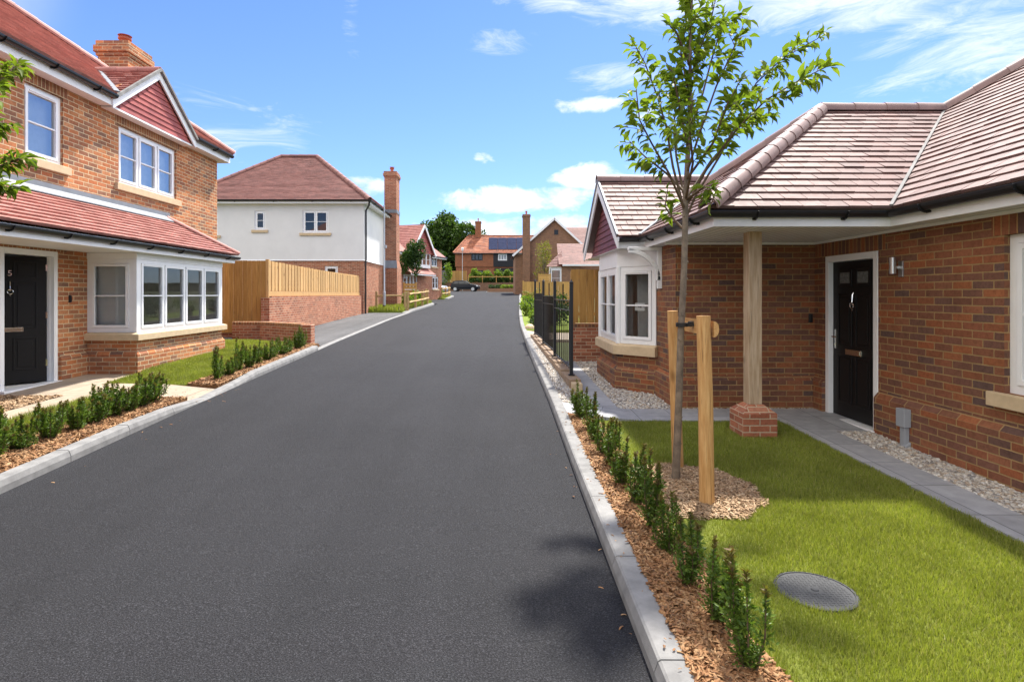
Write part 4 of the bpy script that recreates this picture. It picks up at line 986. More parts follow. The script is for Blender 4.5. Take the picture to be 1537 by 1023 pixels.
tiles(rf, [(ax0, ay0, ez), (ax1, ay0, ez), B_, A_], .33, .125, .03); tiles(rf, [(ax1, ay0, ez), (ax1, ay1, ez), B_], .33, .125, .03)
rf.poly([(ax1, ay1, ez), (ax0, ay1, ez), A_, B_]); rf.poly([(ax0, ay1, ez), (ax0, ay0, ez), A_])
ro = build('roof', rf, M['tile_brown'], W, recalc=False)
for nm, p, q in (('ridge_tiles', A_, B_), ('hip_tiles', (ax0, ay0, ez), A_), ('hip_tiles', (ax1, ay0, ez), B_), ('hip_tiles', (ax1, ay1, ez), B_)):
    rg = MB(); ridge(rg, p, q, .12, .45); build(nm, rg, M['tile_brown'], ro, recalc=False)
pth = [(ax0+.05, ay0+.05, 0), (ax1-.05, ay0+.05, 0), (ax1-.05, ay1-.05, 0)]
strip(W, 'fascia', pth, [(0, zs-.04), (-.025, zs-.04), (-.025, ez-.02), (0, ez-.02)], 'trim')
sf = MB(); sf.quad((ax0+.05, ay0+.05, zs-.03), (ax1-.05, ay0+.05, zs-.03), (ax1-.05, y0, zs-.03), (ax0+.05, y0, zs-.03)); sf.quad((x1, y0, zs-.03), (ax1-.05, y0, zs-.03), (ax1-.05, ay1, zs-.03), (x1, ay1, zs-.03)); build('soffit', sf, M['trim'], W, recalc=False)
gutter(W, [(ax0+.05, ay0-.03, ez-.03), (ax1+.03, ay0-.03, ez-.03), (ax1+.03, ay1, ez-.03)], .065, -1, 1.6)
dp = MB(); dp.tube([(ax1-.02, ay0+.0, ez-.09), (ax1-.06, ay0+.12, ez-.25), (x1+.06, y0+.22, ez-.45), (x1+.06, y0+.22, 3.5), (x1+.04, y0+.22, 3.4), (x1+.04, y0+.22, .75)], .045, 8); build('downpipe', dp, M['gutter'], W)
# chimney breast on the sunny side
cx0, cx1, cy0, cy1 = x1+.01, x1+.72, 33.2, 34.5
mb = MB(); mb.box(cx0, cx1+.08, cy0-.12, cy1+.12, .5, 3.3); mb.add([(cx0, cy0-.12, 3.3), (cx1+.08, cy0-.12, 3.3), (cx1+.08, cy1+.12, 3.3), (cx0, cy1+.12, 3.3), (cx0, cy0+.1, 3.75), (cx1, cy0+.1, 3.75), (cx1, cy1-.1, 3.75), (cx0, cy1-.1, 3.75)], [(0,1,5,4), (1,2,6,5), (2,3,7,6), (3,0,4,7)])
bs = build('chimney_breast', mb, M['brick_garden'], W)
mb = MB(); mb.add([(cx0-.01, cy0-.14, 3.3), (cx1+.10, cy0-.14, 3.3), (cx1+.02, cy0+.08, 3.76), (cx0-.01, cy0+.08, 3.76)], [(0,1,2,3)]); build('shoulder', mb, M['lead'], W)
chimney(W, cx0, cx1, cy0+.1, cy1-.1, 3.75, 9.0, 'brick_garden', pot_h=.35)
fl = MB(); fl.sweep([(cx0, cy0+.085, 0), (cx1+.012, cy0+.085, 0), (cx1+.012, cy1-.08, 0)], [(0, 6.55), (-.012, 6.55), (-.012, 6.75), (0, 6.75)]); build('lead_flashing', fl, M['lead'], W)

# ================================================================ generic small far house pieces
def box_house(root, x0, x1, y0, y1, z0, z1, mat, ops=()):
    mb = MB(); wall(mb, (x0, y0), (1,0), x1-x0, z0, z1, [(a-x0, b-x0, c, d) for a, b, c, d in ops]); wall(mb, (x1, y0), (0,1), y1-y0, z0, z1); wall(mb, (x1, y1), (-1,0), x1-x0, z0, z1); wall(mb, (x0, y1), (0,-1), y1-y0, z0, z1)
    return build('wall', mb, M[mat], root, recalc=False)

# ---------------------------------------------------------------- third house: tile-hung gable, turned towards the bend
T3 = thing('gabled_house', 'house with red tile-hung gable and bay windows behind the post and rail fence', 'house', (-7.4, 46, G(46)))
a3 = R(20); ud = (math.sin(a3), math.cos(a3)); P3 = (-7.75, 44.5); L3 = 8.0; F = frame(P3, ud); g = G(48)
mb = MB(); wall(mb, P3, ud, L3, .6, 5.3, [(.9, 3.3, g+.9, g+2.15), (6.1, 7.3, g+1, g+2.1), (5.9, 7.1, g+3.0, g+4.1)]); wall(mb, F(0,-7,0)[:2], (ud[1], -ud[0]), 7., .6, 5.3); wall(mb, F(L3,0,0)[:2], (-ud[1], ud[0]), 7., .6, 5.3)
mb.poly([F(1.2,.002,5.2), F(5.2,.002,5.2), F(3.2,.002,7.2)])
build('wall', mb, M['brick_garden'], T3, recalc=False)
window(T3, F(.9,0,0)[:2], ud, 2.4, g+.9, g+2.15, 4, sill=(.1,.12,.06), vent=False, fw=.08, label='wide ground-floor window'); window(T3, F(6.1,0,0)[:2], ud, 1.2, g+1, g+2.1, 2, vent=False, sill=(.1,.12,.06)); window(T3, F(5.9,0,0)[:2], ud, 1.2, g+3., g+4.1, 2, vent=False, sill=(.1,.12,.06))
bw = MB(); bw.fbox(F, 1.7, 4.7, 0, .5, g+2.75, g+2.9); bw.fbox(F, 1.7, 4.7, 0, .5, g+4.05, 5.22); build('bay_box', bw, M['trim'], T3)
window(T3, F(1.7,.5,0)[:2], ud, 3.0, g+2.9, g+4.05, 4, recess=0, vent=False, fw=.08, label='upstairs bay window under the tile-hung gable')
window(T3, F(1.7,0,0)[:2], (ud[1], -ud[0]), .5, g+2.9, g+4.05, 1, recess=0, vent=False)
mr = MB(); mr.poly([F(0,-.1,5.2), F(L3,-.1,5.2), F(L3,-3.6,7.9), F(0,-3.6,7.9)]); mr.poly([F(0,-7.1,5.2), F(L3,-7.1,5.2), F(L3,-3.6,7.9), F(0,-3.6,7.9)])
rf = MB(); tiles(rf, [F(-.2,.35,5.1), F(L3+.3,.35,5.1), F(L3+.3,-3.6,8.0), F(-.2,-3.6,8.0)], .4, .2, .03); tiles(rf, [F(-.2,-7.4,5.1), F(L3+.3,-7.4,5.1), F(L3+.3,-3.6,8.0), F(-.2,-3.6,8.0)], .4, .2, .03)
for sgn in (-1, 1): tiles(rf, [F(3.2+sgn*2.1,.75,5.15), F(3.2+sgn*2.1,-3,5.15), F(3.2,-3,7.6), F(3.2,.75,7.6)], .4, .2, .03)
tiles(rf, [F(.5,.95,g+2.2), F(4.9,.95,g+2.2), F(4.9,0,g+2.85), F(.5,0,g+2.85)], .4, .2, .03)
build('roof', rf, M['tile_red'], T3, recalc=False)
gw = MB(); gw.poly([F(0,0,5.1), F(0,-7.1,5.1), F(0,-3.6,7.9)]); gw.poly([F(L3,0,5.1), F(L3,-7.1,5.1), F(L3,-3.6,7.9)]); build('gable_wall', gw, M['brick_garden'], T3, recalc=False)
th = MB()
for i in range(12):
    z = 5.2 + i*.19; hw = 1.95*(1-(z-5.2)/2.28); h2 = 1.95*(1-(z+.19-5.2)/2.28)
    if hw > .05: th.quad(F(3.2-hw,.57,z), F(3.2+hw,.57,z), F(3.2+max(0,h2),.53,z+.195), F(3.2-max(0,h2),.53,z+.195))
build('tile_hanging', th, M['tile_hung'], T3, recalc=False)
for sgn in (-1, 1):
    bb = MB(); bb.beam(F(3.2+sgn*2.12,.74,5.04), F(3.2,.74,7.5), .05, .2); build('bargeboard', bb, M['trim'], T3)
f = MB(); f.fbox(F, -.2, 1.1, .3, .33, 4.95, 5.12); f.fbox(F, 5.3, L3+.3, .3, .33, 4.95, 5.12); build('fascia', f, M['trim'], T3)
f = MB(); f.fbox(F, .5, 4.9, .9, .93, g+2.08, g+2.2); build('canopy_fascia', f, M['trim'], T3)
g_ = MB(); g_.tube([F(-.2,.39,5.1), F(1.1,.39,5.1)], .06, 6); g_.tube([F(5.3,.39,5.1), F(L3+.3,.39,5.1)], .06, 6); build('gutter', g_, M['gutter'], T3)

# ---------------------------------------------------------------- far cottage: orange tiles, half clad in black boards
C5 = thing('tiled_cottage', 'far cottage with orange tiled roof, solar panels and black boarded right half', 'house', (0, 105, 3.78))
yc, xa, xb, xm5 = 104., -7.4, 5.6, -.55; z0 = 3.7; zf = 6.85; ze = 9.4
box_house(C5, xa, xb, yc, yc+8, z0, zf, 'brick_orange', [(-3.9, -2.4, 4.6, 6.2)])
mb = MB(); wall(mb, (xa-.15, yc-.15), (1,0), xm5-xa+.15, zf, ze+.3, [(-4.6-xa+.15, -2.5-xa+.15, 8.0, 9.2)]); wall(mb, (xa-.15, yc+8), (0,-1), 8.15, zf, ze+.3); build('tile_hung_wall', mb, M['brick_orange'], C5, recalc=False)
mb = MB(); wall(mb, (xm5, yc-.17), (1,0), xb-xm5+.15, zf, ze+.3, [(.85, 2.5, 8.0, 9.2), (4.1, 5.3, 8.0, 9.2)])
build('boarded_wall', mb, M['boards_black'], C5, recalc=False)
bd = MB()
for i in range(14): bd.box(xm5, xb+.15, yc-.2, yc-.171, zf + i*.205, zf + i*.205 + .02) if not 5 < i < 12 else None
build('board_edge', bd, M['boards_black'], C5)
window(C5, (-4.6, yc-.15), (1,0), 2.1, 8.0, 9.2, 3, vent=False, frame_mat='black_paint', fw=.12, sw=.08, label='black-framed upstairs window'); window(C5, (xm5+.85, yc-.17), (1,0), 1.65, 8.0, 9.2, 3, vent=False, fw=.12, sw=.1); window(C5, (xm5+4.1, yc-.17), (1,0), 1.2, 8.0, 9.2, 2, vent=False, fw=.12, sw=.1)
window(C5, (-3.9, yc), (1,0), 1.5, 4.6, 6.2, 2, vent=False, frame_mat='black_paint', fw=.1); dk = MB(); dk.box(xm5+.2, xb, yc-.1, yc-.05, 4.0, 6.6); build('veranda_screen', dk, M['boards_black'], C5)
room(C5, xa+.3, xb-.3, yc+.2, yc+4, zf, ze, ('-y',))
rf = MB(); oh = .5; h5 = 4.5; zr5 = ze + 3.55; A_, B_ = (xa-oh+2.6, yc-oh+h5, zr5), (xb+2.4, yc-oh+h5, zr5)
tiles(rf, [(xa-oh, yc-oh, ze-.05), (xb+2.4, yc-oh, ze-.05), B_, A_], .6, .3, .05, .01, .02); rf.poly([(xa-oh, yc-oh, ze-.05), (xa-oh, yc+8.5, ze-.05), A_]); rf.poly([(xa-oh, yc+8.5, ze-.05), (xb+2.4, yc+8.5, ze-.05), B_, A_])
ro = build('roof', rf, M['tile_orange'], C5, recalc=False)
for nm, p, q in (('ridge_tiles', A_, B_), ('hip_tiles', (xa-oh, yc-oh, ze), A_)):
    rg = MB(); ridge(rg, p, q, .16, .6); build(nm, rg, M['tile_orange'], ro, recalc=False)
chimney(C5, -4.0, -2.9, yc+3.4, yc+4.4, zr5-.4, zr5+2.7, 'brick_orange', parent=ro, pot_h=.6)
sl = 3.6/4.5
for i in range(4):
    for j in range(2):
        pv = MB(); u0 = -1.4 + i*1.72; v0 = .75 + j*1.55; p = lambda u, v, e: (u, yc-oh+v, ze-.05+v*sl+e)
        pv.add([p(u0,v0,.1), p(u0+1.66,v0,.1), p(u0+1.66,v0+1.5,.1), p(u0,v0+1.5,.1), p(u0,v0,.16), p(u0+1.66,v0,.16), p(u0+1.66,v0+1.5,.16), p(u0,v0+1.5,.16)], [(3,2,1,0), (4,5,6,7), (0,1,5,4), (1,2,6,5), (2,3,7,6), (3,0,4,7)])
        build('solar_panel', pv, M['solar'], ro)
f = MB(); f.box(xa-oh, xb+2.4, yc-oh-.05, yc-oh+.02, ze-.18, ze-.02); build('gutter', f, M['gutter'], C5)

# ---------------------------------------------------------------- far right gabled brick house
K4 = thing('brick_gabled_house', 'brown brick house with tall chimney and white-edged gable at the far right of the road', 'house', (7, 70, G(70)))
yk = 70.; xc = 7.15; zk = G(70) - .2; et = 8.2; zp = 11.1
mb = MB(); wall(mb, (3.6, yk), (1,0), 6.7, zk, 8.2, [(10.7-3.6-2.3, 10.7-3.6-.55, 5.35, 7.3)] if False else [(8.35-3.6, 9.95-3.6, 5.75, 7.3)])
mb.poly([(3.6, yk, 8.2), (10.3, yk, 8.2), (xc, yk, zp)]); wall(mb, (3.6, yk+9), (0,-1), 9, zk, 8.2); wall(mb, (10.3, yk), (0,1), 9, zk, 8.2)
build('wall', mb, M['brick_far'], K4, recalc=False)
window(K4, (8.35, yk), (1,0), 1.6, 5.75, 7.3, 2, vent=False, sill=(.12,.18,.08), fw=.12, sw=.09, label='white two-light gable window'); room(K4, 6.5, 10.1, yk+.2, yk+3, 5, 7.6, ('-y',))
vt = MB(); vt.box(xc+.0, xc+.5, yk-.03, yk+.02, 9.15, 9.75); build('gable_vent', vt, M['black_paint'], K4)
rf = MB()
tiles(rf, [(10.55, yk-.3, 7.98), (10.55, yk+9, 7.98), (xc, yk+9, zp+.1), (xc, yk-.3, zp+.1)], .5, .25, .04); tiles(rf, [(2.0, yk-.3, 6.6), (2.0, yk+9, 6.6), (xc, yk+9, zp+.1), (xc, yk-.3, zp+.1)], .5, .25, .04)
tiles(rf, [(8.3, yk+1.6, 6.9), (16.5, yk+1.6, 6.9), (14.6, yk+5.5, 10.7), (8.3, yk+5.5, 10.7)], .5, .25, .04); rf.poly([(16.5, yk+1.6, 6.9), (16.5, yk+9, 6.9), (14.6, yk+5.5, 10.7)])
build('roof', rf, M['tile_brown'], K4, recalc=False)
mb = MB(); mb.box(10.3, 16, yk+2, yk+8.8, zk, 6.9); build('side_wall', mb, M['brick_far'], K4); mb = MB(); mb.box(2.35, 3.6, yk+.3, yk+8.8, zk, 6.75); build('side_wall', mb, M['brick_far'], K4)
for a, b in (((10.6, 7.92), (xc, zp)), ((3.6, 7.92), (xc, zp)), ((2.0, 6.5), (3.6, 7.92))):
    bb = MB(); bb.beam((a[0], yk-.33, a[1]), (b[0], yk-.33, b[1]), .05, .24); build('bargeboard', bb, M['trim'], K4)
chimney(K4, 3.25, 4.15, yk-.55, yk+.4, zk, 11.6, 'brick_far', pot_h=.45)
# its single-storey front wing with a bay
mb = MB(); mb.box(8.9, 13.2, 60.2, yk-.02, zk-.3, 3.7); mb.box(7.6, 8.9, 60.8, 62.3, zk-.3, 2.3); build('front_wing', mb, M['brick_far'], K4)
rf = MB(); tiles(rf, [(6.6, 59.9, 4.95), (13.4, 59.9, 4.95), (13.4, 63.2, 7.4), (6.75, 63.2, 7.4)], .4, .22, .035); tiles(rf, [(5.3, 60.1, 4.72), (7.1, 60.1, 4.72), (7.1, 61.6, 6.5)], .4, .22, .035)
f = rf; build('wing_roof', rf, M['tile_brown'], K4, recalc=False)
mb = MB(); mb.box(6.95, 8.9, 60.25, yk, zk, 4.85); build('wing_wall', mb, M['brick_far'], K4)
mb = MB(); mb.box(5.75, 6.95, 60.35, 62., 1.2, 2.5); mb.box(5.75, 6.95, 60.35, 62., 4.5, 4.72); build('bay_frame', mb, M['trim'], K4); window(K4, (5.75, 60.35), (1,0), 1.2, 2.5, 4.5, 1, recess=0, vent=False, fw=.12)
window(K4, (5.75, 62.), (0,-1), 1.65, 2.5, 4.5, 2, recess=0, vent=False, fw=.12)
f = MB(); f.box(7.0, 13.4, 59.85, 59.95, 4.78, 4.95); build('fascia', f, M['trim'], K4)

# ================================================================ walls and fences
def boards(mb, a, b, z0f, z1f, bw=.1, gap=.012, th=.02, lap=True, n=None):
    a, b = V(a), V(b); L = (b-a).length; d = (b-a)/L; nn = V((d.y, -d.x)); k = int(L/(bw+gap))
    for i in range(k):
        s0 = i*L/k + gap/2; s1 = (i+1)*L/k - gap/2; o = (random.uniform(0, .004) + (.012 if lap and i % 2 else 0))
        p, q = a + d*s0, a + d*s1; z0 = z0f((p.x, p.y)); z1 = z1f((p.x, p.y)) + random.uniform(-.008, .008)
        c = [p + nn*o, q + nn*o, q + nn*(o+th), p + nn*(o+th)]
        mb.add([(v.x, v.y, z0) for v in c] + [(v.x, v.y, z1) for v in c], [(3,2,1,0), (4,5,6,7), (0,1,5,4), (1,2,6,5), (2,3,7,6), (3,0,4,7)])
DW = thing('retaining_brick_wall', 'low red brick wall with timber fence on top, running beside the driveway', 'wall', (-6.7, 22, G(22)))
mb = MB(); x = -6.7
wall(mb, (x, 16.9), (0,1), 11.25, .2, 1.70); wall(mb, (-8.9, 16.9), (1,0), 2.2, .2, 1.05)
mb.quad((x, 16.9, 1.70), (x, 28.15, 1.70), (x-.22, 28.15, 1.70), (x-.22, 16.9, 1.70)); mb.quad((x, 28.15, .2), (x-.22, 28.15, .2), (x-.22, 28.15, 1.7), (x, 28.15, 1.7))
build('brickwork', mb, M['brick_garden'], DW, recalc=False)
mb = MB(); mb.box(x-.235, x+.012, 16.68, 16.96, .2, 1.66); build('pier', mb, M['brick_garden'], DW)
FN = thing('timber_fence', 'tall closeboard timber fence, shaded front panel and sunlit side on the driveway wall', 'fence', (-6.8, 17, 1.7))
fb = MB(); boards(fb, (-6.82, 16.95), (-6.82, 28.1), lambda p: 1.86, lambda p: 2.76 - (p[1]-17)*.013, .095, .045, .022); build('side_panel', fb, M['fence_sunlit'], FN)
gb = MB(); gb.box(-6.86, -6.78, 16.95, 28.12, 1.705, 1.85); build('gravel_board', gb, M['fence_sunlit'], FN, bevel=.004)
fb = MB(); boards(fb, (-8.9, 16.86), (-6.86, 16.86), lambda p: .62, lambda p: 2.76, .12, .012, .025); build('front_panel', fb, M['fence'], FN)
ps = MB(); ps.box(-6.865, -6.775, 16.84, 16.94, .6, 2.80); build('corner_post', ps, M['fence_sunlit'], FN, bevel=.004)
for z in (1.95, 2.62):
    rl = MB(); rl.box(-6.87, -6.83, 17, 28.1, z, z+.07); build('rail', rl, M['fence_sunlit'], FN)
LW = thing('dwarf_brick_wall', 'dark red dwarf brick wall between the left lawn and the driveway', 'wall', (-5.6, 14.9, GL(15)))
mb = MB(); pth = [(-7.3, 15.75, 0), (-6.5, 15.75, 0), (-4.92, 14.62, 0)]; mb.sweep(pth, [(.11, .1), (-.11, .1), (-.11, .93), (.11, .93)]); build('brickwork', mb, M['brick_garden'], LW)
cpn = MB(); cpn.sweep(pth, [(.115, .932), (-.115, .932), (-.115, 1.0), (.115, 1.0)]); build('coping', cpn, M['brick_warm_soldier'], LW, bevel=.01)
mb = MB(); mb.box(-5.0, -4.72, 14.42, 14.72, .1, .98); build('end_pier', mb, M['brick_garden'], LW, bevel=.008)

NB = thing('garden_brick_wall', 'short red brick garden wall under a timber fence beside the bungalow bay', 'wall', (2, 12.1, G(12)))
mb = MB(); mb.box(1.6, 2.6, 12.05, 12.27, .1, 1.06); build('brickwork', mb, M['brick_garden'], NB); mb = MB(); mb.box(1.595, 2.6, 12.04, 12.28, 1.06, 1.135); build('coping', mb, M['brick_multi_soldier'], NB)
NF = thing('timber_fence', 'tall timber fence panel on the short brick wall beside the bungalow bay', 'fence', (2, 12.1, 1.14))
fb = MB(); boards(fb, (1.60, 12.14), (2.6, 12.14), lambda p: 1.145, lambda p: 2.29, .14, .008, .025); build('panel', fb, M['fence'], NF)
ps = MB(); ps.box(1.60, 1.69, 12.15, 12.24, 1.137, 2.25); build('post', ps, M['fence'], NF)
for z in (1.3, 2.1):
    rl = MB(); rl.box(1.69, 2.6, 12.16, 12.2, z, z+.07); build('rail', rl, M['fence'], NF)
LF = thing('timber_fence', 'lower pale timber fence crossing behind the black railings', 'fence', (4, 40, G(40)))
fb = MB(); boards(fb, (1.86, 40), (6.6, 40), lambda p: 1.0, lambda p: 2.66, .14, .006); build('panel', fb, M['fence_far'], LF)
for xx in (1.9, 4.2, 6.5):
    ps = MB(); ps.box(xx-.05, xx+.05, 40.02, 40.12, 1.0, 2.72); build('post', ps, M['fence_far'], LF)
TF = thing('timber_fence', 'small horizontal-boarded timber screen in front of the far white bay', 'fence', (4.6, 52, G(52)))
fb = MB()
for i in range(8): fb.box(3.9, 5.0, 52, 52.03, 2.05 + i*.2, 2.23 + i*.2)
build('panel', fb, M['fence_far'], TF)
for xx in (3.9, 5.0):
    ps = MB(); ps.box(xx-.04, xx+.04, 52.031, 52.11, 1.3, 3.7); build('post', ps, M['fence_far'], TF)

# black railings on a low kerb wall
RB = thing('railing_plinth_wall', 'long low brown edging wall under the black railings', 'wall', (1.2, 12, G(12)))
xr_ = lambda y: 1.235 - (y-9.3)*.0195
mb = MB()
for a, b in zip(yr(8.9, 16.5, .95), yr(8.9, 16.5, .95)[1:]):
    p0, p1 = xr_(a), xr_(b); g0 = G(a)
    mb.add([(p0-.1, a, g0-.2), (p0+.09, a, g0-.2), (p1+.09, b-.004, g0-.2), (p1-.1, b-.004, g0-.2), (p0-.1, a, g0+.17), (p0+.09, a, g0+.17), (p1+.09, b-.004, g0+.17), (p1-.1, b-.004, g0+.17)], [(3,2,1,0), (4,5,6,7), (0,1,5,4), (1,2,6,5), (2,3,7,6), (3,0,4,7)])
build('edging_block', mb, M['edging'] if 'edging' in M else plain('edging', (.27,.19,.125), .9, 0, .25, 7., .4, 120.), RB, bevel=.008)
mb = MB(); mb.box(1.17, 1.33, 8.72, 8.895, -.1, G(9)+.13); build('end_block', mb, M['stone'], RB, bevel=.01)
RL = thing('metal_railing', 'black metal railings with upright bars beside the right kerb', 'railing', (1.2, 9.4, G(9.4)+.17))
posts = [9.32, 11.55, 13.8, 16.1]
for y in posts:
    p = MB(); x = xr_(y); g = G(y)+.17; p.box(x-.028, x+.028, y-.028, y+.028, g, g+1.50); p.lathe((x, y, g+1.50), [(.03, 0), (.034, .02), (.012, .05), (.004, .075)], 8); build('post', p, M['black_paint'], RL, bevel=.003)
    q = MB(); q.box(x-.05, x+.05, y-.05, y+.05, g-.002, g+.012); build('base_plate', q, M['black_paint'], RL)
for a, b in zip(posts, posts[1:]):
    m = (a+b)/2; g = G(m)+.17; k = 9 if a < 10 else 11; pa, pb = V((xr_(a), a)), V((xr_(b), b))
    for z in (.09, 1.02, 1.19):
        r = MB(); r.beam((pa.x, a+.028, g+z), (pb.x, b-.028, g+z), .034, .012); build('rail', r, M['black_paint'], RL)
    for i in range(1, k):
        p = pa + (pb-pa)*i/k; r = MB(); top = 1.19 if i != k//2 else 1.48
        r.tube([(p.x, p.y, g+.05), (p.x, p.y, g+top), (p.x, p.y, g+top+.01)], [.0125, .0125, .004], 6); build('bar', r, M['black_paint'], RL, recalc=False)

# post and rail fences on the left of the bend
def post_rail(label, pts, h=1.02, rails=(.42, .86)):
    r = thing('post_and_rail_fence', label, 'fence', (*pts[0], G(pts[0][1])+.09), 'post and rail fences along the left verge')
    for x, y in pts:
        p = MB(); g = G(y)+.08; p.box(x-.06, x+.06, y-.05, y+.05, g-.1, g+h); build('post', p, M['rail'], r, bevel=.01)
    for (xa_, ya), (xb_, yb) in zip(pts, pts[1:]):
        for z in rails:
            q = MB(); q.tube([(xa_+.07, ya+.04, G(ya)+.09+z), ((xa_+xb_)/2+.07, (ya+yb)/2, (G(ya)+G(yb))/2+.09+z+.02), (xb_+.07, yb-.04, G(yb)+.09+z)], .055, 6); build('rail', q, M['rail'], r)
post_rail('curved two-rail timber fence beside the left kerb, nearest the lamp column', [(-4.72, 30.2), (-4.66, 32.6), (-4.6, 35.2), (-4.62, 38.0), (-5.0, 40.2)])
post_rail('short two-rail timber fence further up the left kerb', [(-5.0, 51.6), (-4.85, 54.2), (-4.8, 57.0), (-4.95, 60.0)])
sr = post_rail('single-rail timber fence crossing the grass in front of the white house', [(-4.85, 30.1), (-6.35, 30.0)], 1.02, (.78,))
gt = thing('timber_fence', 'small slatted timber panel by the corner of the white house chimney', 'fence', (-5.6, 36.5, G(36)))
fb = MB()
for i in range(7): fb.box(-5.95, -5.2, 36.5, 36.53, 1.1 + i*.2, 1.26 + i*.2)
build('panel', fb, M['fence_far'], gt)
for xx in (-5.97, -5.18):
    ps = MB(); ps.box(xx-.045, xx+.045, 36.532, 36.62, .9, 2.55); build('post', ps, M['fence_far'], gt)

# far end: retaining wall, panels, lamp
RW = thing('retaining_brick_wall', 'long low brick retaining wall behind the parked dark car', 'wall', (0, 97, 2.4))
mb = MB(); mb.box(-14, 12, 96.75, 97.1, 2.0, 3.72); build('brickwork', mb, M['brick_far'], RW); mb = MB(); mb.box(-14, 12, 96.7, 97.15, 3.722, 3.8); build('coping', mb, M['brick_far'], RW)
GF = thing('timber_fence', 'weathered grey fence panel at the far left below the big tree', 'fence', (-10, 98, 3.76))
fb = MB(); boards(fb, (-13.5, 98), (-8.35, 98), lambda p: 3.76, lambda p: 5.95, .15, .01); build('panel', fb, M['fence_grey'], GF)
OF = thing('timber_fence', 'new orange timber fence panel at the far end beside the grey one', 'fence', (-6.5, 98, 3.76))
fb = MB(); boards(fb, (-8.3, 98), (-5.2, 98), lambda p: 3.76, lambda p: 5.85, .15, .01); build('panel', fb, M['fence_far'], OF)
for xx in (-8.3, -6.75, -5.2):
    ps = MB(); ps.box(xx-.06, xx+.06, 97.86, 97.96, 3.76, 5.9); build('post', ps, M['fence_far'], OF)
HR = thing('post_and_rail_fence', 'pale rail fence in front of the far bright hedge', 'fence', (-1, 97.6, 3.76), 'post and rail fences along the left verge')
for xx in (-4.8, -2.4, 0., 2.4, 4.4):
    p = MB(); p.box(xx-.07, xx+.07, 97.55, 97.65, 3.76, 5.05); build('post', p, M['fence_far'], HR)
q = MB(); q.box(-4.8, 4.4, 97.5, 97.56, 4.75, 4.9); build('rail', q, M['fence_far'], HR)

def lamp_column(label, x, y, h, base=True, head=True):
    r = thing('street_lamp', label, 'street lamp', (x, y, G(y)+.08)); g = G(y)+.06
    p = MB(); p.tube([(x, y, g), (x, y, g+1.0)], .082, 12); p.tube([(x, y, g+1.0), (x, y, g+1.08), (x, y, g+h)], [.08, .048, .040], 12); build('column', p, M['galv'], r, smooth=True)
    if base:
        b = MB(); b.tube([(x, y, g+.001), (x, y, g+.32)], .085, 12); build('base_sleeve', b, M['rubber'], r, smooth=True)
        b = MB(); b.box(x+.03, x+.13, y-.06, y+.06, g+h*.60, g+h*.60+.16); b.tube([(x, y, g+h*.6+.02), (x, y, g+h*.6+.06)], .06, 10); build('bracket', b, M['galv'], r)
    b = MB()
    if head: b.lathe((x, y, g+h), [(.06, 0), (.17, .08), (.2, .42), (.22, .44), (.14, .55), (.02, .6)], 12); build('lantern', b, M['card'], r, smooth=True)
    else: b.lathe((x, y, g+h), [(.045, 0), (.045, .03), (.01, .045)], 10); build('cap', b, M['galv'], r)
lamp_column('tall grey lamp column in front of the white house chimney', -5.92, 29.9, 5.55, True, False)
lamp_column('slim far street lamp with white lantern beside the orange cottage', -5.75, 96.0, 6.7, False, True)

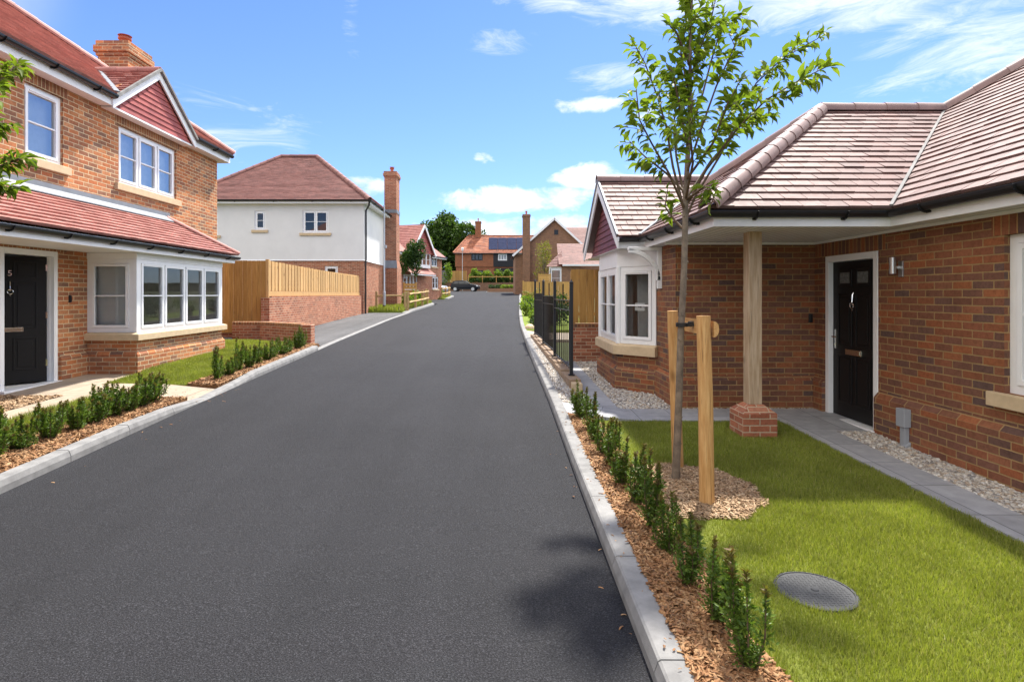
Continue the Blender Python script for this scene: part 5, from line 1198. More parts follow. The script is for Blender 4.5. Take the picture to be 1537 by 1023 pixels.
# ================================================================ cars
def car(label, loc, rz, paint, cat='car'):
    r = thing('parked_car', label, cat, (0,0,0))
    side = [(-2.1,.35),(-2.12,.62),(-2.06,.95),(-1.95,1.05),(-1.62,1.48),(-1.35,1.56),(-.4,1.62),(.25,1.57),(.95,1.08),(1.75,.98),(2.02,.85),(2.12,.62),(2.1,.33)]
    n = len(side); mb = MB(); L = []
    for s, w_ in ((-1, 0), (1, 0)):
        L.append([(x, s*((.86 if z < 1.1 else .86 - (z-1.05)*.36) - (.08 if abs(x) > 1.9 else 0)), z) for x, z in side])
    mb.add(L[0] + L[1], [(i, i+1, n+i+1, n+i) for i in range(n-1)] + [tuple(range(n))[::-1], tuple(range(n, 2*n)), (n-1, 0, n, 2*n-1)])
    b = build('body', mb, paint, r, bevel=.06)
    b.data.polygons.foreach_set('use_smooth', [True]*len(b.data.polygons))
    for s in (-1, 1):
        g = MB(); yy = lambda z: s*(.875 - max(0, z-1.05)*.36)
        for p in ([(-1.65,1.10),(-.85,1.10),(-.85,1.48),(-1.38,1.48)], [(-.79,1.10),(.08,1.10),(.08,1.50),(-.79,1.50)], [(.14,1.10),(.82,1.10),(.27,1.49),(.14,1.50)]):
            g.poly([(x, yy(z), z) for x, z in p])
        build('side_window', g, M['car_glass'], r, recalc=False)
        m = MB(); m.box(.68, .84, s*.9 - .08, s*.9 + .08, 1.08, 1.2); build('wing_mirror', m, paint, r)
        h = MB(); h.box(1.82, 2.08, s*.7-.17, s*.7+.13, .74, .88); build('headlight', h, M['headlamp'], r)
        h = MB(); h.box(-2.13, -1.97, s*.7-.15, s*.7+.12, .86, 1.02); build('tail_light', h, M['tail_lamp'], r)
        k = MB(); k.box(-1.0, 1.0, s*.84-.03, s*.84+.03, .28, .4); build('sill', k, M['rubber'], r)
        for x in (-1.3, 1.32):
            w_ = MB(); w_.tube([(x, s*.70, .34), (x, s*.885, .34)], .345, 18); wo = build('wheel', w_, M['rubber'], r)
            h = MB(); h.tube([(x, s*.88, .34), (x, s*.9, .34)], .235, 14)
            for a in range(5): h.beam((x, s*.905, .34), (x+.22*math.cos(a*1.2566), s*.905, .34+.22*math.sin(a*1.2566)), .05, .02, up=V((0,1,0)))
            build('rim', h, M['steel'], wo)
    g = MB(); g.poly([(.30,-.62,1.555), (.30,.62,1.555), (.93,.74,1.105), (.93,-.74,1.105)]); build('windscreen', g, M['car_glass'], r, recalc=False)
    g = MB(); g.poly([(-1.66,-.66,1.45), (-1.66,.66,1.45), (-1.95,.76,1.08), (-1.95,-.76,1.08)]); build('rear_window', g, M['car_glass'], r, recalc=False)
    r.scale = (1.1, 1.1, 1.1); r.location = loc; r.rotation_euler = (0, -math.atan(.0235)*math.sin(rz), rz); return r
M['car_glass'] = plain('car_glass', (.02,.024,.028), .06, 0, .1)
M['car_dark'] = plain('car_paint_dark', (.004,.005,.009), .35, 0, .05, 6., 0, 60., .25); M['car_silver'] = plain('car_paint_silver', (.40,.42,.44), .3, .5, .05)
M['headlamp'] = plain('headlamp', (.7,.72,.75), .15, .3); M['tail_lamp'] = plain('tail_lamp', (.3,.015,.012), .25)
car('dark blue estate car parked across the far end of the road', (-5.05, 91.5, G(91.5)), R(-9), M['car_dark'])
car('silver car half hidden behind the house and rail fence', (-8.3, 70, G(70)), R(-20), M['car_silver'])
# ================================================================ ground cover
def tilt(rngk, k, amt): return rngk.normal(0, amt, k)
BLADE_V = [(-.5,0,0), (.5,0,0), (.38,.10,.5), (-.38,.10,.5), (0,.38,1)]
BLADE_F = [(0,1,2,3), (3,2,4)]
def grass(name, xy, zf, hmin, hmax, wid, mat=M['blade']):
    xy = np.asarray(xy); k = len(xy); z = np.array([zf(x, y) for x, y in xy])
    # mown turf: height and lean drift in patches
    ph = np.sin(xy[:,0]*3.1 + 1.3*np.sin(xy[:,1]*2.3)) * np.cos(xy[:,1]*2.7 + xy[:,0])
    h = rng.uniform(hmin, hmax, k) * (1 + .18*ph); w_ = wid*rng.uniform(.7, 1.3, k)
    rot = rots(rng.uniform(0, 6.28, k), rng.normal(.25, .3, k), rng.normal(0, .25, k))
    return tag(scatter(name, BLADE_V, BLADE_F, np.column_stack([xy, z-.004]), rot, np.column_stack([w_, h, h]), mat), kind='stuff')
MH = (1.80, 3.20, .212); TP = (1.57, 4.72)                  # manhole, tree pit
def pit(x, y): return math.hypot((x-1.60)/.55, (y-4.74)/.60) < 1
def rand_xy(k, xl, xr, y0, y1, keep, pw=0.):
    out = []
    while len(out) < k:
        y = y0 + (y1-y0)*random.random()**(1+pw); a, b = xl(y) if callable(xl) else xl, xr(y) if callable(xr) else xr
        x = random.uniform(a, b)
        if keep(x, y): out.append((x, y))
    return out
okr = lambda x, y: not pit(x, y) and math.hypot(x-MH[0], y-MH[1]) > MH[2]-.008 and not (2.72 < x < 3.13 and 6.29 < y < 6.71) and x < 3.49 + .012*math.sin(y*17) and x > 1.25 + .03*math.sin(y*6) and y < 6.985 + .01*math.sin(x*23)
grass('lawn_grass', rand_xy(185000, 1.2, 3.51, 1.75, 7.0, okr, .35), lambda x, y: GR(x, y) - .006, .026, .050, .0042)
okl = lambda x, y: not (x < -6.1 and y < 9.8) and y < 14.6 - max(0, (-4.9-x))*.0 and not (x < -6.16 and 9.70 < y < 12.86) and x > -7.02
# triangle of lawn below the bay and the strip behind the near shrubs
grass('lawn_grass', rand_xy(52000, -7.05, lambda y: kbl(y)-.48, 8.87, 14.65, lambda x, y: okl(x, y) and y < 14.55 + max(0, (-4.95-x))*.7), VLr, .03, .055, .009)
grass('lawn_grass', rand_xy(22000, -5.58, -4.9, 3.5, 7.92, lambda x, y: True), VL, .05, .10, .007)
vg = rand_xy(6000, -6.9, lambda y: lk(y)-.34, 29.3, 34, lambda x, y: True) + rand_xy(5000, -7.5, lambda y: lk(y)-.34, 34, 40.6, lambda x, y: True) + rand_xy(2500, -7.5, lambda y: lk(y)-.34, 51.3, 60, lambda x, y: True)
grass('verge_grass_tufts', vg, lambda x, y: G(y)+.09, .12, .3, .035)

CHIP_V = [(-.5,-.5,0), (.5,-.35,.0), (.42,.5,.0), (-.4,.38,.0), (-.5,-.45,1), (.5,-.3,1.25), (.42,.45,1.1), (-.4,.33,.9)]
CHIP_F = [(3,2,1,0), (4,5,6,7), (0,1,5,4), (1,2,6,5), (2,3,7,6), (3,0,4,7)]
# long shreds are bent in the middle
SH_V = [(-.5,-.5,0), (-.5,.5,0), (-.15,-.6,.55), (-.15,.5,.55), (.2,-.5,.5), (.2,.55,.5), (.5,-.3,-.05), (.5,.3,-.05),
        (-.5,-.5,-.25), (-.5,.5,-.25), (-.15,-.6,.3), (-.15,.5,.3), (.2,-.5,.25), (.2,.55,.25), (.5,-.3,-.3), (.5,.3,-.3)]
SH_F = [(0,2,3,1), (2,4,5,3), (4,6,7,5), (8,9,11,10), (10,11,13,12), (12,13,15,14), (0,8,10,2), (2,10,12,4), (4,12,14,6), (1,3,11,9), (3,5,13,11), (5,7,15,13)]
def chips(name, xy, zf, l0, l1, mat, flat=.35, wide=.28):
    xy = np.asarray(xy); k = len(xy); z = np.array([zf(x, y) for x, y in xy]); L = rng.uniform(l0, l1, k)
    rot = rots(rng.uniform(0, 6.28, k), rng.normal(0, flat, k), rng.normal(0, flat, k))
    sc = np.column_stack([L, L*rng.uniform(wide*.6, wide*1.5, k), L*rng.uniform(.10, .22, k)])
    return tag(scatter(name, SH_V, SH_F, np.column_stack([xy, z + rng.uniform(.002, .016, k)]), rot, sc, mat), kind='stuff')
T_ = lambda x, y: True
chips('bark_chips', rand_xy(21000, kbr, lambda y: 1.24 + .03*math.sin(y*6), 1.8, 7.0, T_, .5), GR, .02, .06, M['chip'], .42, .24)
chips('bark_chips', rand_xy(9000, -4.94, kbl, 4.2, 7.92, T_), VL, .025, .07, M['chip'], .4, .24)
chips('bark_chips', rand_xy(6500, -7.02, -6.06, 4.6, 7.92, T_), VL, .03, .085, M['chip_pale'])
chips('bark_chips', rand_xy(6500, lambda y: kbl(y)-.5, kbl, 8.9, 14.4, T_), VL, .035, .09, M['chip'])
pz = lambda x, y: GR(x, y) + .035*max(0, 1 - math.hypot((x-1.6)/.62, (y-4.72)/.66))
mbp = MB(); N = 26
mbp.v = [(1.60, 4.74, GR(1.6, 4.72)+.03)] + [(1.60+.56*math.cos(a), 4.74+.61*math.sin(a), GR(1.60+.56*math.cos(a), 4.74+.61*math.sin(a))) for a in [2*math.pi*i/N for i in range(N)]]
mbp.f = [(0, 1+i, 1+(i+1) % N) for i in range(N)]; struct('bark_mulch', mbp, M['mulch_base'], recalc=False)
chips('bark_chips', rand_xy(9000, 1.24, 2.26, 4.03, 5.42, lambda x, y: math.hypot((x-1.60)/.57, (y-4.74)/.62) < 1 + .05*math.sin(9*math.atan2(y-4.72, x-1.62))), pz, .018, .055, M['chip_pale'], .4, .24)

ph_ = (1+5**.5)/2
ICO_V = np.array([(-1,ph_,0),(1,ph_,0),(-1,-ph_,0),(1,-ph_,0),(0,-1,ph_),(0,1,ph_),(0,-1,-ph_),(0,1,-ph_),(ph_,0,-1),(ph_,0,1),(-ph_,0,-1),(-ph_,0,1)])/1.9
ICO_F = [(0,11,5),(0,5,1),(0,1,7),(0,7,10),(0,10,11),(1,5,9),(5,11,4),(11,10,2),(10,7,6),(7,1,8),(3,9,4),(3,4,2),(3,2,6),(3,6,8),(3,8,9),(4,9,5),(2,4,11),(6,2,10),(8,6,7),(9,8,1)]
def pebbles(name, xy, zf, r0, r1):
    xy = np.asarray(xy); k = len(xy); z = np.array([zf(x, y) for x, y in xy]); r = rng.uniform(r0, r1, k)
    sc = np.column_stack([r*rng.uniform(.8, 1.5, k), r*rng.uniform(.7, 1.1, k), r*rng.uniform(.5, .8, k)])
    return tag(scatter(name, ICO_V, ICO_F, np.column_stack([xy, z + r*rng.uniform(.1, .6, k)]), rots(rng.uniform(0, 6.28, k), rng.normal(0, .3, k), rng.normal(0, .3, k)), sc, M['pebble'], smooth=True), kind='stuff')
def outside_bay(x, y): return not (x > 1.89 and 9.04 < y < 10.71) and (x + abs(0) < 2.42) and not (8.5 < y <= 9.1 and x > 1.87 + (9.1-y)) and not (10.65 <= y < 11.2 and x > 1.87 + (y-10.65))
pebbles('gravel', rand_xy(5200, 3.905, 4.30, 3.0, 6.49, T_), GR, .010, .022)
pebbles('gravel', rand_xy(3600, 1.655, 2.42, 7.62, 12.0, outside_bay), GR, .012, .024)
pebbles('gravel', rand_xy(500, 2.42, 4.3, 7.63, 7.70, T_), GR, .008, .014)
pebbles('gravel', rand_xy(3200, kbr, lambda y: xr_(y)-.1, 7.62, 16.3, T_), GR, .013, .026)

# chips kicked over the kerbs, and grit along the edge of the road
chips('stray_bark_chips', rand_xy(90, kbr, lambda y: 1.3, 2.2, 7, T_) + [(rk(y) - .02 - .16*random.random()**2, y) for y in np.random.default_rng(3).uniform(2.3, 8, 14)] + [(lk(y) + .03 + .3*random.random()**2, y) for y in np.random.default_rng(4).uniform(4.5, 9, 16)], lambda x, y: G(y) - .004 if lk(y) < x < rk(y) else GR(x, y), .012, .035, M['chip'], .2, .3)
chips('stray_bark_chips', [(x_ , y_) for x_, y_ in rand_xy(60, -5.0, -4.0, 7.9, 8.8, T_)] + [(rk(y) + .04 + .1*random.random(), y) for y in np.random.default_rng(5).uniform(2.3, 7, 40)], lambda x, y: VL(x, y) - .062*max(0, min(1, (x+5.2)/.9)) if x < 0 else G(y)+.095, .012, .03, M['chip'], .15, .3)
# ================================================================ plants
LEAF_V = [(0,0,0), (-.5,.4,.10), (0,.42,-.03), (.5,.4,.10), (-.3,.75,.03), (0,.78,-.10), (.3,.75,.03), (0,1.08,-.26)]
LEAF_F = [(0,2,1), (0,3,2), (1,2,5,4), (2,3,6,5), (4,5,7), (5,6,7)]
SLEAF_V = [(0,0,0), (-.5,.45,.05), (0,.5,-.04), (.5,.45,.05), (0,1,-.08)]
SLEAF_F = [(0,2,1), (0,3,2), (1,2,4), (2,3,4)]
def yew(seed, h, spread, n, name='young_shrub'):
    "an upright young hedging plant: sprays of small needles on several leaders"
    rr = random.Random(seed); r = thing(name, None, 'shrub', (0,0,0)); st = MB(); P = []; D = []; tips = []; TD = []
    for i in range(n):
        a = rr.uniform(0, 6.28); rad = spread*rr.uniform(.15, 1)**.8; hh = h*rr.uniform(.55, 1.0) if i else h
        top = V((rad*math.cos(a), rad*math.sin(a), hh)); b = V((top.x*.3, top.y*.3, 0)); mid = V((top.x*.9, top.y*.9, hh*.45))
        pts = [b, mid, top]; st.tube(pts, [.006, .004, .0015], 5)
        m = int(hh*210)
        for j in range(m):
            t_ = (j+.5)/m; t2 = .04 + .96*t_
            p = b.lerp(mid, t2*2.2) if t2 < .45 else mid.lerp(top, (t2-.45)/.55)
            side = rr.random() < .75
            if side and t2 < .74:      # little side spray
                q = rr.uniform(0, 6.28); ln = rr.uniform(.02, .085)*(1.1-t2*.75); d = V((math.cos(q), math.sin(q), rr.uniform(.3, 1.1))).normalized(); 
                for s_ in range(4): P.append(p + d*ln*(s_+.6)/4); D.append((d + V((rr.gauss(0,.55), rr.gauss(0,.55), rr.gauss(.1,.45)))).normalized())
            else:
                for s_ in range(3):
                    d = V((rr.gauss(0,.6), rr.gauss(0,.6), rr.uniform(.2, 1.))).normalized(); (P if t2 < .88 else tips).append(p); (D if t2 < .88 else TD).append(d)
    build('stem', st, M['twig'], r)
    def leaves(nm, P, D, mat, l0, l1):
        P = np.array([tuple(p) for p in P]); D = [V(d) for d in D]; k = len(P)
        rot = np.array([np.array(d.to_track_quat('Y', 'Z').to_matrix() @ Matrix.Rotation(rr.uniform(-1.2, 1.2), 3, 'Y')) for d in D]); L = rng.uniform(l0, l1, k)
        return scatter(nm, SLEAF_V, SLEAF_F, P, rot, np.column_stack([L*.42, L, L]), mat, r)
    o = leaves('foliage', P + tips, D + TD, M['yew'], .019, .034); o.data.materials.append(M['yew_tip']); n0 = len(P)*len(SLEAF_F); m0 = len(o.data.polygons)
    o.data.polygons.foreach_set('material_index', [0]*n0 + [1]*(m0-n0))
    return r
yews = [yew(11, .44, .10, 7), yew(12, .39, .11, 7), yew(13, .48, .09, 6), yew(14, .36, .12, 8), yew(15, .42, .13, 9)]
yewsL = [yew(21, .34, .17, 15), yew(22, .37, .16, 14), yew(23, .31, .18, 16)]
used = set()
ORD = ['first', 'second', 'third', 'fourth', 'fifth', 'sixth', 'seventh', 'eighth', 'ninth', 'tenth', 'eleventh', 'twelfth', 'thirteenth', 'fourteenth']
def plant(proto, x, y, z, rz, sc, label, group):
    o = proto if proto.name not in used else copy_tree(proto); used.add(proto.name if o is proto else '')
    o.location = (x, y, z); o.rotation_euler = (random.gauss(0, .07), random.gauss(0, .07), rz); sc *= random.uniform(.86, 1.14); o.scale = (sc*random.uniform(.9, 1.15), sc, sc*random.uniform(.95, 1.08)); o['label'] = label; o['group'] = group
    return o
row = [(1.11, 2.47), (1.09, 2.82), (1.07, 3.16), (1.06, 3.5), (1.06, 3.88), (1.05, 4.27), (1.05, 4.68), (1.06, 5.1), (1.05, 5.5), (1.05, 5.92), (1.05, 6.36), (1.04, 6.85)]
for i, (x, y) in enumerate(row):
    plant(yews[(0, 2, 1, 3, 2, 0, 4, 1, 3, 4, 2, 4)[i]], x, y, GR(x, y), i*2.1, (1.0, .92, .95, 1., .98, 1.04, .95, 1, 1, 1., .95, 1.12)[i], f'young evergreen shrub beside the right kerb, {ORD[i]} from the viewer', 'young shrubs in the bed along the right kerb')
ys = [4.75, 5.16, 5.52, 5.88, 6.2, 6.5, 6.8, 7.06, 7.33, 7.62]
for i, y in enumerate(ys):
    plant(yewsL[i % 3], -4.62 + .04*math.sin(i*2.), y, VL(-4.6, y), i*1.7, (1.05, 1.12, 1.0, 1.15, .98, 1.05, 1.1, 1.0, 1.1, 1.05)[i], f'young bushy shrub behind the near left kerb, {ORD[i]} from the viewer', 'young shrubs behind the near left kerb')
ys = [9.3, 9.75, 10.15, 10.55, 11.0, 11.5, 11.9, 12.4, 12.85, 13.4, 13.9]
for i, y in enumerate(ys):
    plant(yewsL[(i+1) % 3] if i % 2 else yews[i % 5], kbl(y)-.22, y, VL(-4.6, y), i*1.3, (1.2, 1.1, 1.0, 1.15, 1.05, 1.05, 1.2, 1.05, 1.05, 1.1, 1.1)[i], f'young shrub below the bay lawn, {ORD[i]} beyond the paved crossing', 'young shrubs in the strip below the bay lawn')

# ---------------------------------------------------------------- the street tree with its stakes
def leafy(name, parent, twigs, per_m, l0, l1, mat, rr, droop=.5, wide=.46):
    P = []; D = []
    for pts in twigs:
        for a, b in zip(pts, pts[1:]):
            L = (b-a).length; d = (b-a).normalized(); k = max(1, int(L*per_m + rr.random()))
            for i in range(k):
                p = a + (b-a)*((i+rr.random())/k); q = V((rr.gauss(0,1), rr.gauss(0,1), rr.gauss(0,.6))); q = (q - d*q.dot(d)).normalized()
                P.append(p + q*.012); D.append((q*1.1 + d*.55 + V((0,0,-droop*rr.uniform(.2, 1.4)))).normalized())
        P.append(pts[-1]); D.append((pts[-1]-pts[-2]).normalized())
    k = len(P); L = np.array([rr.uniform(l0, l1) for _ in range(k)])
    rot = np.array([np.array(V(d).to_track_quat('Y', 'Z').to_matrix() @ Matrix.Rotation(rr.gauss(0, .6), 3, 'Y')) for d in D])
    return scatter(name, LEAF_V, LEAF_F, np.array([tuple(p) for p in P]), rot, np.column_stack([L*wide, L, L]), mat, parent)
def sub_twigs(rr, pts, every, l0, l1, up=.5):
    out = []; N_ = len(pts)-1
    for k_, (a, b) in enumerate(zip(pts, pts[1:])):
        L = (b-a).length; d = (b-a).normalized(); n_ = int(L/every + rr.random())
        for i in range(n_):
            p = a + (b-a)*((i+rr.random())/n_); q = V((rr.gauss(0,1), rr.gauss(0,1), rr.gauss(0,.5))); q = (q - d*q.dot(d)).normalized()
            dd = (d*.8 + q + V((0,0,up*.5))).normalized(); l_ = rr.uniform(l0, l1)*(1 - .65*(k_+.5)/N_)
            out.append([p, p + dd*l_*.5 + V((0,0,.0)), p + dd*l_ + V((0,0,-.02))])
    return out
gt_ = GR(1.55, 4.9); TY = 4.9; rr = random.Random(5)
TR = thing('young_tree', 'slender young tree with bright green leaves, staked on the right lawn', 'tree', (1.55, TY, gt_))
def TX(px, py, dy=0): k_ = .0057647*(TY+dy)/TY; return V(((px-745)*k_, TY+dy, 1.75 + (442-py)*k_))   # metres at the tree, from a measured tracing
trunk = [V((1.55, TY, gt_-.05)), TX(1015,700), TX(1019,600), TX(1022,500), TX(1027,400), TX(1029,300), TX(1033,220), TX(1036,140), TX(1036,70), TX(1037,20), TX(1042,-28), TX(1046,-50)]
tm = MB(); tm.tube(trunk, [.042,.034,.030,.028,.026,.024,.020,.016,.012,.009,.006,.003], 10)
for i in range(26):                                  # nodes and pruning scars
    k_ = rr.uniform(.4, 5); j = int(k_); p = trunk[j].lerp(trunk[j+1], k_-j); a = rr.uniform(0, 6.28); e = V((math.cos(a), math.sin(a), .25))
    tm.tube([p + e*.012, p + e*.036], [.012, .006], 5)
build('trunk', tm, M['bark'], TR, smooth=True)
br = [[(1028,330,0), (1045,292,.02), (1080,235,.1), (1108,180,.2), (1135,125,.26), (1170,92,.3), (1205,70,.32), (1228,58,.34)],
      [(1030,310,0), (1060,255,-.1), (1105,195,-.2), (1150,150,-.28), (1200,120,-.33), (1246,98,-.36)],
      [(1029,300,0), (1068,240,.25), (1100,205,.4), (1128,180,.5), (1160,172,.55)],
      [(1028,320,0), (1010,250,.1), (1000,190,.15), (985,140,.2), (968,95,.22), (950,62,.22)],
      [(1028,315,0), (1005,262,-.15), (978,215,-.25), (960,180,-.3), (955,135,-.32)],
      [(1029,290,0), (1000,260,.25), (968,235,.35), (945,212,.4)],
      [(1031,260,0), (1050,200,-.2), (1075,130,-.3), (1098,80,-.32), (1115,40,-.33)],
      [(1033,220,0), (1020,160,-.2), (1010,110,-.25), (1000,95,-.25)],
      [(1034,200,0), (1055,140,.2), (1068,90,.3), (1085,35,.35), (1112,20,.36)],
      [(1036,120,0), (1050,75,.1), (1066,35,.15), (1074,0,.17)],
      [(1036,150,0), (1022,80,.15), (1030,35,.2), (1026,-5,.2)],
      [(1027,345,0), (1012,330,.1), (998,310,.15), (1002,285,.18)],
      [(1029,300,0), (1040,245,-.35), (1035,190,-.5), (1040,150,-.55)],
      [(1029,305,0), (1015,235,.35), (1012,180,.5), (1018,140,.55)],
      [(1029,300,0), (1058,280,-.3), (1075,285,-.42), (1068,305,-.48)],
      [(1036,100,0), (1015,48,-.1), (1006,40,-.12)],
      [(1030,270,0), (1070,215,-.35), (1090,160,-.5), (1112,120,-.55)]]
bm_ = MB(); tw = []
for b in br:
    pts = [TX(*p) for p in b]; n_ = len(pts); bm_.tube(pts, [.010*(1-i/n_)+.002 for i in range(n_)], 6)
    q0 = 2 if len(pts) > 4 else 1; tw.append(pts[q0:]); s_ = sub_twigs(rr, pts[q0:], .10, .10, .28); tw += s_
    for q in s_: bm_.tube(q, [.004, .003, .0015], 4)
s_ = sub_twigs(rr, trunk[6:], .045, .14, .32); tw += s_
for q in s_: bm_.tube(q, [.004, .003, .0015], 4)
build('branches', bm_, M['twig'], TR, smooth=True)
leafy('crown', TR, tw, 54, .07, .125, M['leaf'], rr)
ST = thing('tree_stakes', 'pair of round timber stakes joined by a half-round crossbar, propping the young tree', 'tree stake', (1.64, 4.41, GR(1.6, 4.4)))
s1 = MB(); s1.tube([(1.64, 4.41, GR(1.64, 4.41)-.05), (1.63, 4.41, .9), (1.612, 4.41, 1.585)], [.058, .056, .053], 18); build('stake', s1, M['stake'], ST, smooth=True)
s2 = MB(); s2.tube([(1.69, 5.26, GR(1.7, 5.26)-.05), (1.635, 5.26, 1.60)], [.052, .048], 18); build('stake', s2, M['stake'], ST, smooth=True)
cb = MB(); pf = [(1.676 + .04*math.cos(a), 1.545 - .062 + .062*math.sin(a)) for a in [R(-90 + 180*i/10) for i in range(11)]]
cb.prism([(x, 4.36, z) for x, z in pf], (.045, 1.1, .0)); build('crossbar', cb, M['stake_y'], ST)
TI = thing('tree_tie', 'black rubber tree tie strapped from the trunk to the stake crossbar', 'tree tie', (1.61, TY, 1.49))
q = MB(); c = V((1.604, TY, 1.49)); pts = [c + V((.046*math.cos(a), .046*math.sin(a), .0)) for a in [2*math.pi*i/16 for i in range(17)]]
for a, b in zip(pts, pts[1:]): q.beam(a, b, .006, .034)
build('strap', q, M['rubber'], TI); q = MB(); q.beam(c + V((.045, -.01, 0)), c + V((.095, -.03, .012)), .03, .034); q.box(c.x+.05, c.x+.078, TY-.045, TY-.01, 1.475, 1.52); build('buckle', q, M['rubber'], TI)

# tree leaning in from beyond the left edge of the picture
LT = thing('street_tree', 'leafy tree reaching in over the near left kerb at the edge of the picture', 'tree', (-4.75, 5.0, VL(-4.75, 5))); rr = random.Random(9)
tk = [V((-4.75, 5.0, VL(-4.75, 5)-.05)), V((-4.72, 5.02, 1.4)), V((-4.74, 5.0, 2.4)), V((-4.76, 5.0, 3.4)), V((-4.74, 5, 4.3))]
tm = MB(); tm.tube(tk, [.055, .045, .035, .022, .008], 10); build('trunk', tm, M['bark'], LT, smooth=True)
LB = [[(-4.74,5.,2.3), (-4.5,5.0,2.55), (-4.25,5.,2.75), (-4.05,5.,2.83)], [(-4.74,5.,2.5), (-4.55,4.95,2.85), (-4.35,4.9,3.0), (-4.15,4.9,3.12)], [(-4.75,5.,2.7), (-4.6,5.1,3.15), (-4.45,5.1,3.42)],
      [(-4.74,5.,2.25), (-4.55,5.1,2.45), (-4.38,5.15,2.62), (-4.25,5.2,2.60)], [(-4.75,5,2.6), (-5.0,5.1,3.0), (-5.3,5.2,3.4)], [(-4.75,5,2.8), (-4.9,4.7,3.3), (-5.0,4.4,3.8)], [(-4.75,5,3.0), (-4.9,5.4,3.5), (-4.9,5.8,4.)],
      [(-4.75,5,3.3), (-4.65,5.0,3.9), (-4.6,5.0,4.5)], [(-4.75,5,2.4), (-5.1,4.9,2.7), (-5.5,4.8,3.)], [(-4.74,5,2.35), (-4.5,4.8,2.6), (-4.42,4.7,2.85)]]
bm_ = MB(); tw = []
for b in LB:
    pts = [V((p[0] - (.16 if p[0] > -4.7 else 0)*min(1, (p[0]+4.75)/.3), p[1], p[2]+.12)) for p in b]; bm_.tube(pts, [.014*(1-i/len(pts))+.003 for i in range(len(pts))], 6); tw.append(pts[1:]); s_ = sub_twigs(rr, pts[1:], .06, .10, .24); tw += s_
    for q in s_: bm_.tube(q, [.004, .003, .0015], 4)
build('branches', bm_, M['twig'], LT, smooth=True); leafy('crown', LT, tw, 95, .07, .125, M['leaf'], rr)

# manhole cover set in the lawn
MHZ = -.008; mh = thing('manhole_cover', 'round grey patterned inspection cover set in the right lawn', 'manhole cover', (MH[0], MH[1], GR(*MH[:2])))
sl_ = .028; zc = lambda x, y: GR(x, y) + .012
q = MB(); q.lathe((MH[0], MH[1], GR(*MH[:2])+MHZ), [(.215, -.05), (.215, .012), (.206, .016), (.198, .016), (.196, .011)], 48); build('frame', q, M['cover'] if 'cover' in M else plain('cast_cover', (.052,.054,.057), .8, 0, .12, 12., .2, 150.), mh)
q = MB(); r0_ = .194; z_ = GR(*MH[:2]) + .011 + MHZ; q.lathe((MH[0], MH[1], z_-.02), [(r0_, 0), (r0_, .022), (.0, .022)][:2], 48)
for i in range(-9, 10):
    for j in range(-9, 10):
        x, y = i*.023, j*.023
        if math.hypot(x, y) < .182 and math.hypot(x, y) > .035:
            if (i+j) % 2: q.box(MH[0]+x-.009, MH[0]+x+.009, MH[1]+y-.003, MH[1]+y+.003, z_+.0015, z_+.0038)
            else: q.box(MH[0]+x-.003, MH[0]+x+.003, MH[1]+y-.009, MH[1]+y+.009, z_+.0015, z_+.0038)
q.lathe((MH[0], MH[1], z_+.0015), [(.022, 0), (.018, .006)], 16)
build('lid', q, bpy.data.materials['cast_cover'], mh)

# ================================================================ bushes, hedges and trees further off
def bush(name, label, cat, c, rad, k, leaf, mat, seed, trunk=None, group=None, lobes=9, tmat='bark', dens=.62):
    "leaf faces spread through lobes of an uneven crown"
    rr = np.random.default_rng(seed); r = thing(name, label, cat, (c[0], c[1], c[2]), group); rx, ry, rz_ = rad; th_ = trunk or 0
    L = rr.normal(0, .36, (lobes, 3)); L[:,2] = np.clip(L[:,2], -.55, .62); S = rr.uniform(.32, .58, lobes)
    idx = rr.integers(0, lobes, k); d = rr.normal(0, 1, (k, 3)); d /= np.linalg.norm(d, axis=1)[:,None]
    p = L[idx] + d*(S[idx]*rr.uniform(dens, 1.05, k))[:,None]
    P = p*np.array([rx, ry, rz_]) + np.array([c[0], c[1], c[2] + th_ + rz_*.9]); P = P[P[:,2] > c[2]]; k = len(P)
    sc = leaf*rr.uniform(.6, 1.3, k); scatter('crown' if trunk else 'foliage', LEAF_V, LEAF_F, P, rots(rr.uniform(0, 6.28, k), rr.normal(0, .8, k), rr.normal(0, .8, k)), np.column_stack([sc*.7, sc, sc]), mat, r)
    tm = MB(); top = V((c[0], c[1], c[2]+th_+rz_*.9))
    tr = max(.012, .035*rx)
    tm.tube([(c[0], c[1], c[2]-.1), (c[0]+.04*rx, c[1], c[2]+(th_+rz_*.9)*.5), top], [tr*1.4, tr, tr*.5], 7)
    for i in range(min(lobes, 7)): tm.tube([top - V((0,0,rz_*.5)), top + V((L[i][0]*rx*.5, L[i][1]*ry*.5, L[i][2]*rz_*.3)), top + V((L[i][0]*rx, L[i][1]*ry, L[i][2]*rz_))], [tr*.6, tr*.4, tr*.15], 5)
    build('trunk' if trunk else 'stem', tm, M[tmat], r); return r
Tz = 3.7
bush('broadleaf_tree', 'big dark broadleaf tree towering left of the far orange cottage', 'tree', (-9.8, 114, Tz), (5.4, 4.5, 6.0), 15000, .55, M['leaf_far'] if 'leaf_far' in M else leaf_mat('far_leaf', [(.03,.065,.012), (.05,.095,.018), (.075,.13,.024), (.04,.08,.015)], .3), 3, trunk=3.2, lobes=16)
bush('broadleaf_tree', 'smaller paler tree tucked beside the big dark tree at the far left', 'tree', (-15.5, 112, Tz), (2.6, 2.5, 4.0), 4500, .5, M['leaf_bright'], 4, trunk=2.0)
bush('broadleaf_tree', 'low dark tree mass behind the grey fence panel', 'tree', (-11.8, 106, Tz), (3.2, 2.5, 2.6), 4500, .45, M['leaf_dark'], 6, trunk=1.2)
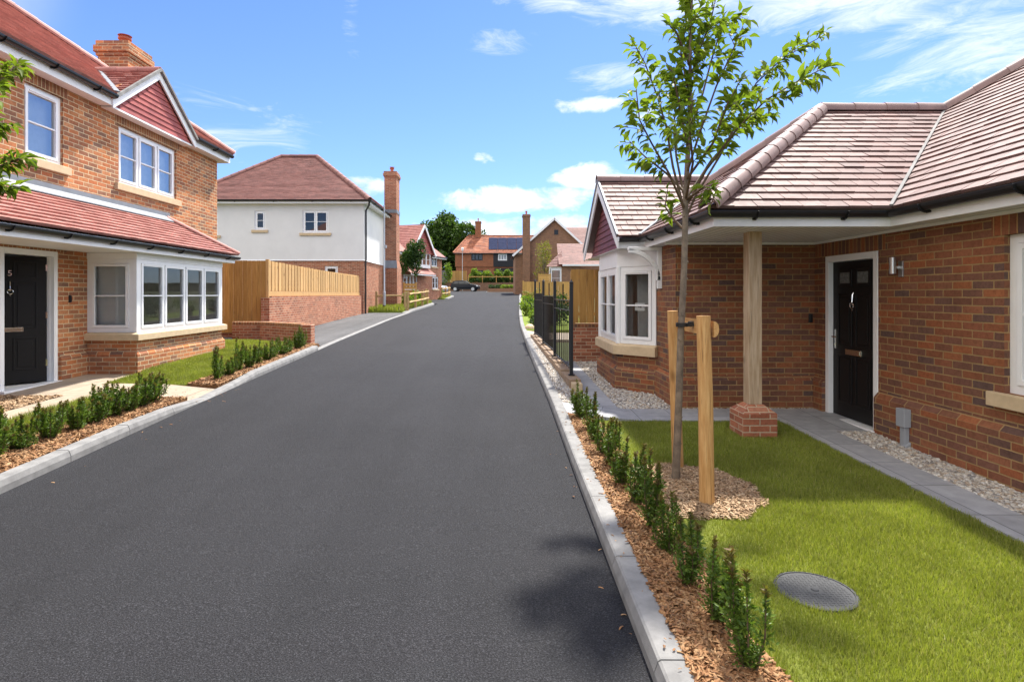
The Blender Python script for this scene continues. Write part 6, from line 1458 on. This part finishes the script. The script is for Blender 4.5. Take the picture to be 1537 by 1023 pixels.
bush('broadleaf_tree', 'dark tree filling the gap between the big tree and the orange cottage', 'tree', (-8.4, 109, Tz), (2.4, 2, 2.6), 3500, .45, M['leaf_dark'], 16, trunk=.8)
bush('sapling', 'thin bright sapling leaning in front of the far orange fence panel', 'tree', (-8.0, 95.5, 2.3), (.9, .8, 2.3), 420, .32, M['leaf_bright'], 7, trunk=1.5)
bush('sapling', 'thin pale sapling by the far grey fence panel', 'tree', (-10.6, 99, Tz), (1.0, .9, 1.6), 420, .32, M['leaf_bright'], 8, trunk=1.0)
bush('sapling', 'sparse yellowish young tree in front of the far gabled house', 'tree', (5.25, 62, G(62)), (1.55, 1.4, 2.35), 1100, .17, M['leaf_yellow'], 9, trunk=1.7)
bush('sapling', 'grey-green young tree rising from the far bright hedge', 'tree', (4.6, 99, Tz), (1.5, 1.2, 1.8), 600, .35, M['leaf'], 10, trunk=1.0)
bush('street_tree', 'dense dark young tree against the bay of the tile-hung house', 'tree', (-5.75, 38.5, G(38.5)), (.85, .8, 1.45), 3000, .15, M['leaf_dark'], 12, trunk=2.0)
for i, (x, w_, hgt, mt) in enumerate([(-3.9, 1.0, 1.35, 'leaf_bright'), (-2.6, 1.1, 1.15, 'leaf_bright'), (-1.2, 1.15, 1.2, 'leaf_bright'), (.3, 1.2, 1.25, 'leaf_bright'), (1.9, 1.2, 1.3, 'leaf_bright'), (3.4, 1.1, 1.1, 'leaf_bright')]):
    bush('hedge_shrub', 'bright yellow-green bush on the far terrace, ' + ORD[i] + ' from the left of its row', 'shrub', (x, 98.8, Tz), (w_, .8, hgt), 850, .3, M[mt], 30+i, group='bright bushes on the far terrace')
for i, x in enumerate((-4.2, -2.9, -1.6, -.3, 1.0, 2.3, 3.6)):
    bush('hedge_shrub', 'low dark clipped shrub in front of the bright bushes, ' + ORD[i] + ' from the left', 'shrub', (x, 97.9, Tz), (.8, .4, .55), 480, .22, M['leaf_dark'], 50+i, group='low dark shrubs along the far wall')
IB = thing('raised_bed_wall', 'low brick-edged planting bed at the bend, right of the dark car', 'planter', (1, 84, G(84)))
mb = MB(); mb.sweep([(-1.3, 86, 0), (-1.3, 82.6, 0), (.8, 81.6, 0), (3.2, 80.2, 0), (5.2, 78.6, 0)], [(0, 1.7), (.25, 1.7), (.25, G(82)+.62), (0, G(82)+.62)]); build('brickwork', mb, M['brick_far'], IB)
for i, (x, y, s_, mt) in enumerate([(-.7, 83.4, .7, 'leaf_dark'), (.3, 83.2, .8, 'leaf_dark'), (1.3, 82.6, .75, 'leaf'), (2.3, 82.3, .8, 'leaf_bright'), (3.3, 81.6, .9, 'leaf_bright'), (4.2, 80.6, .8, 'leaf')]):
    bush('bed_shrub', 'mounded shrub in the raised bed at the bend, ' + ORD[i] + ' from the left', 'shrub', (x, y, G(y)+.45), (s_*.95, .6, .5*s_), 420, .2, M[mt], 70+i, group='shrubs in the raised bed at the bend')
for i, (x, y, s_, mt) in enumerate([(1.35, 19.6, .34, 'leaf_bright'), (1.55, 22.0, .42, 'leaf_bright'), (1.5, 25.5, .55, 'leaf'), (1.75, 28.5, .5, 'leaf_dark'), (1.75, 32.0, .6, 'leaf_bright'), (2.4, 36.5, .8, 'leaf_yellow')]):
    bush('verge_shrub', 'rounded green shrub on the right verge past the railings, ' + ORD[i] + ' from the railings', 'shrub', (x, y, G(y)+.08), (s_*.8, s_*.9, s_*.75), 700, .1, M[mt], 80+i, group='shrubs on the right verge past the railings')
for i, (x, y) in enumerate([(1.75, 19.2), (2.1, 20.6), (1.95, 22.8), (2.5, 24.5)]):
    bush('verge_shrub', 'dark leafy shrub seen through the black railings, ' + ORD[i] + ' from the near end', 'shrub', (x, y, G(y)+.08), (.5, .5, .55), 900, .09, M['leaf_dark'], 130+i, group='dark shrubs beyond the black railings')
for i, (x, y) in enumerate([(-5.3, 33.2), (-5.25, 35.6), (-5.35, 38.3), (-5.6, 54.0), (-5.6, 57.5)]):
    bush('verge_shrub', 'leafy shrub behind the rail fence on the left verge, ' + ORD[i] + ' from the lamp column', 'shrub', (x, y, G(y)+.08), (.42, .5, .5), 700, .13, M['leaf' if i % 2 else 'leaf_bright'], 90+i, group='shrubs behind the left rail fence')
bush('verge_shrub', 'dark round bush below the far grey fence panel', 'shrub', (-9.9, 95.9, 2.3), (1.6, .6, .9), 900, .25, M['leaf_dark'], 99)
q = thing('boulder', 'smooth brown boulder on the right verge just past the railings', 'boulder', (1.05, 18.9, G(18.9)+.05)); b = MB()
b.v = [tuple(V(v)*1) for v in (ICO_V*np.array([.22, .3, .17]) + np.array([1.12, 18.9, G(18.9)+.12]))]; b.f = list(ICO_F); bo = build('stone', b, M['stone'], q, smooth=True); md = bo.modifiers.new('s', 'SUBSURF'); md.levels = md.render_levels = 2
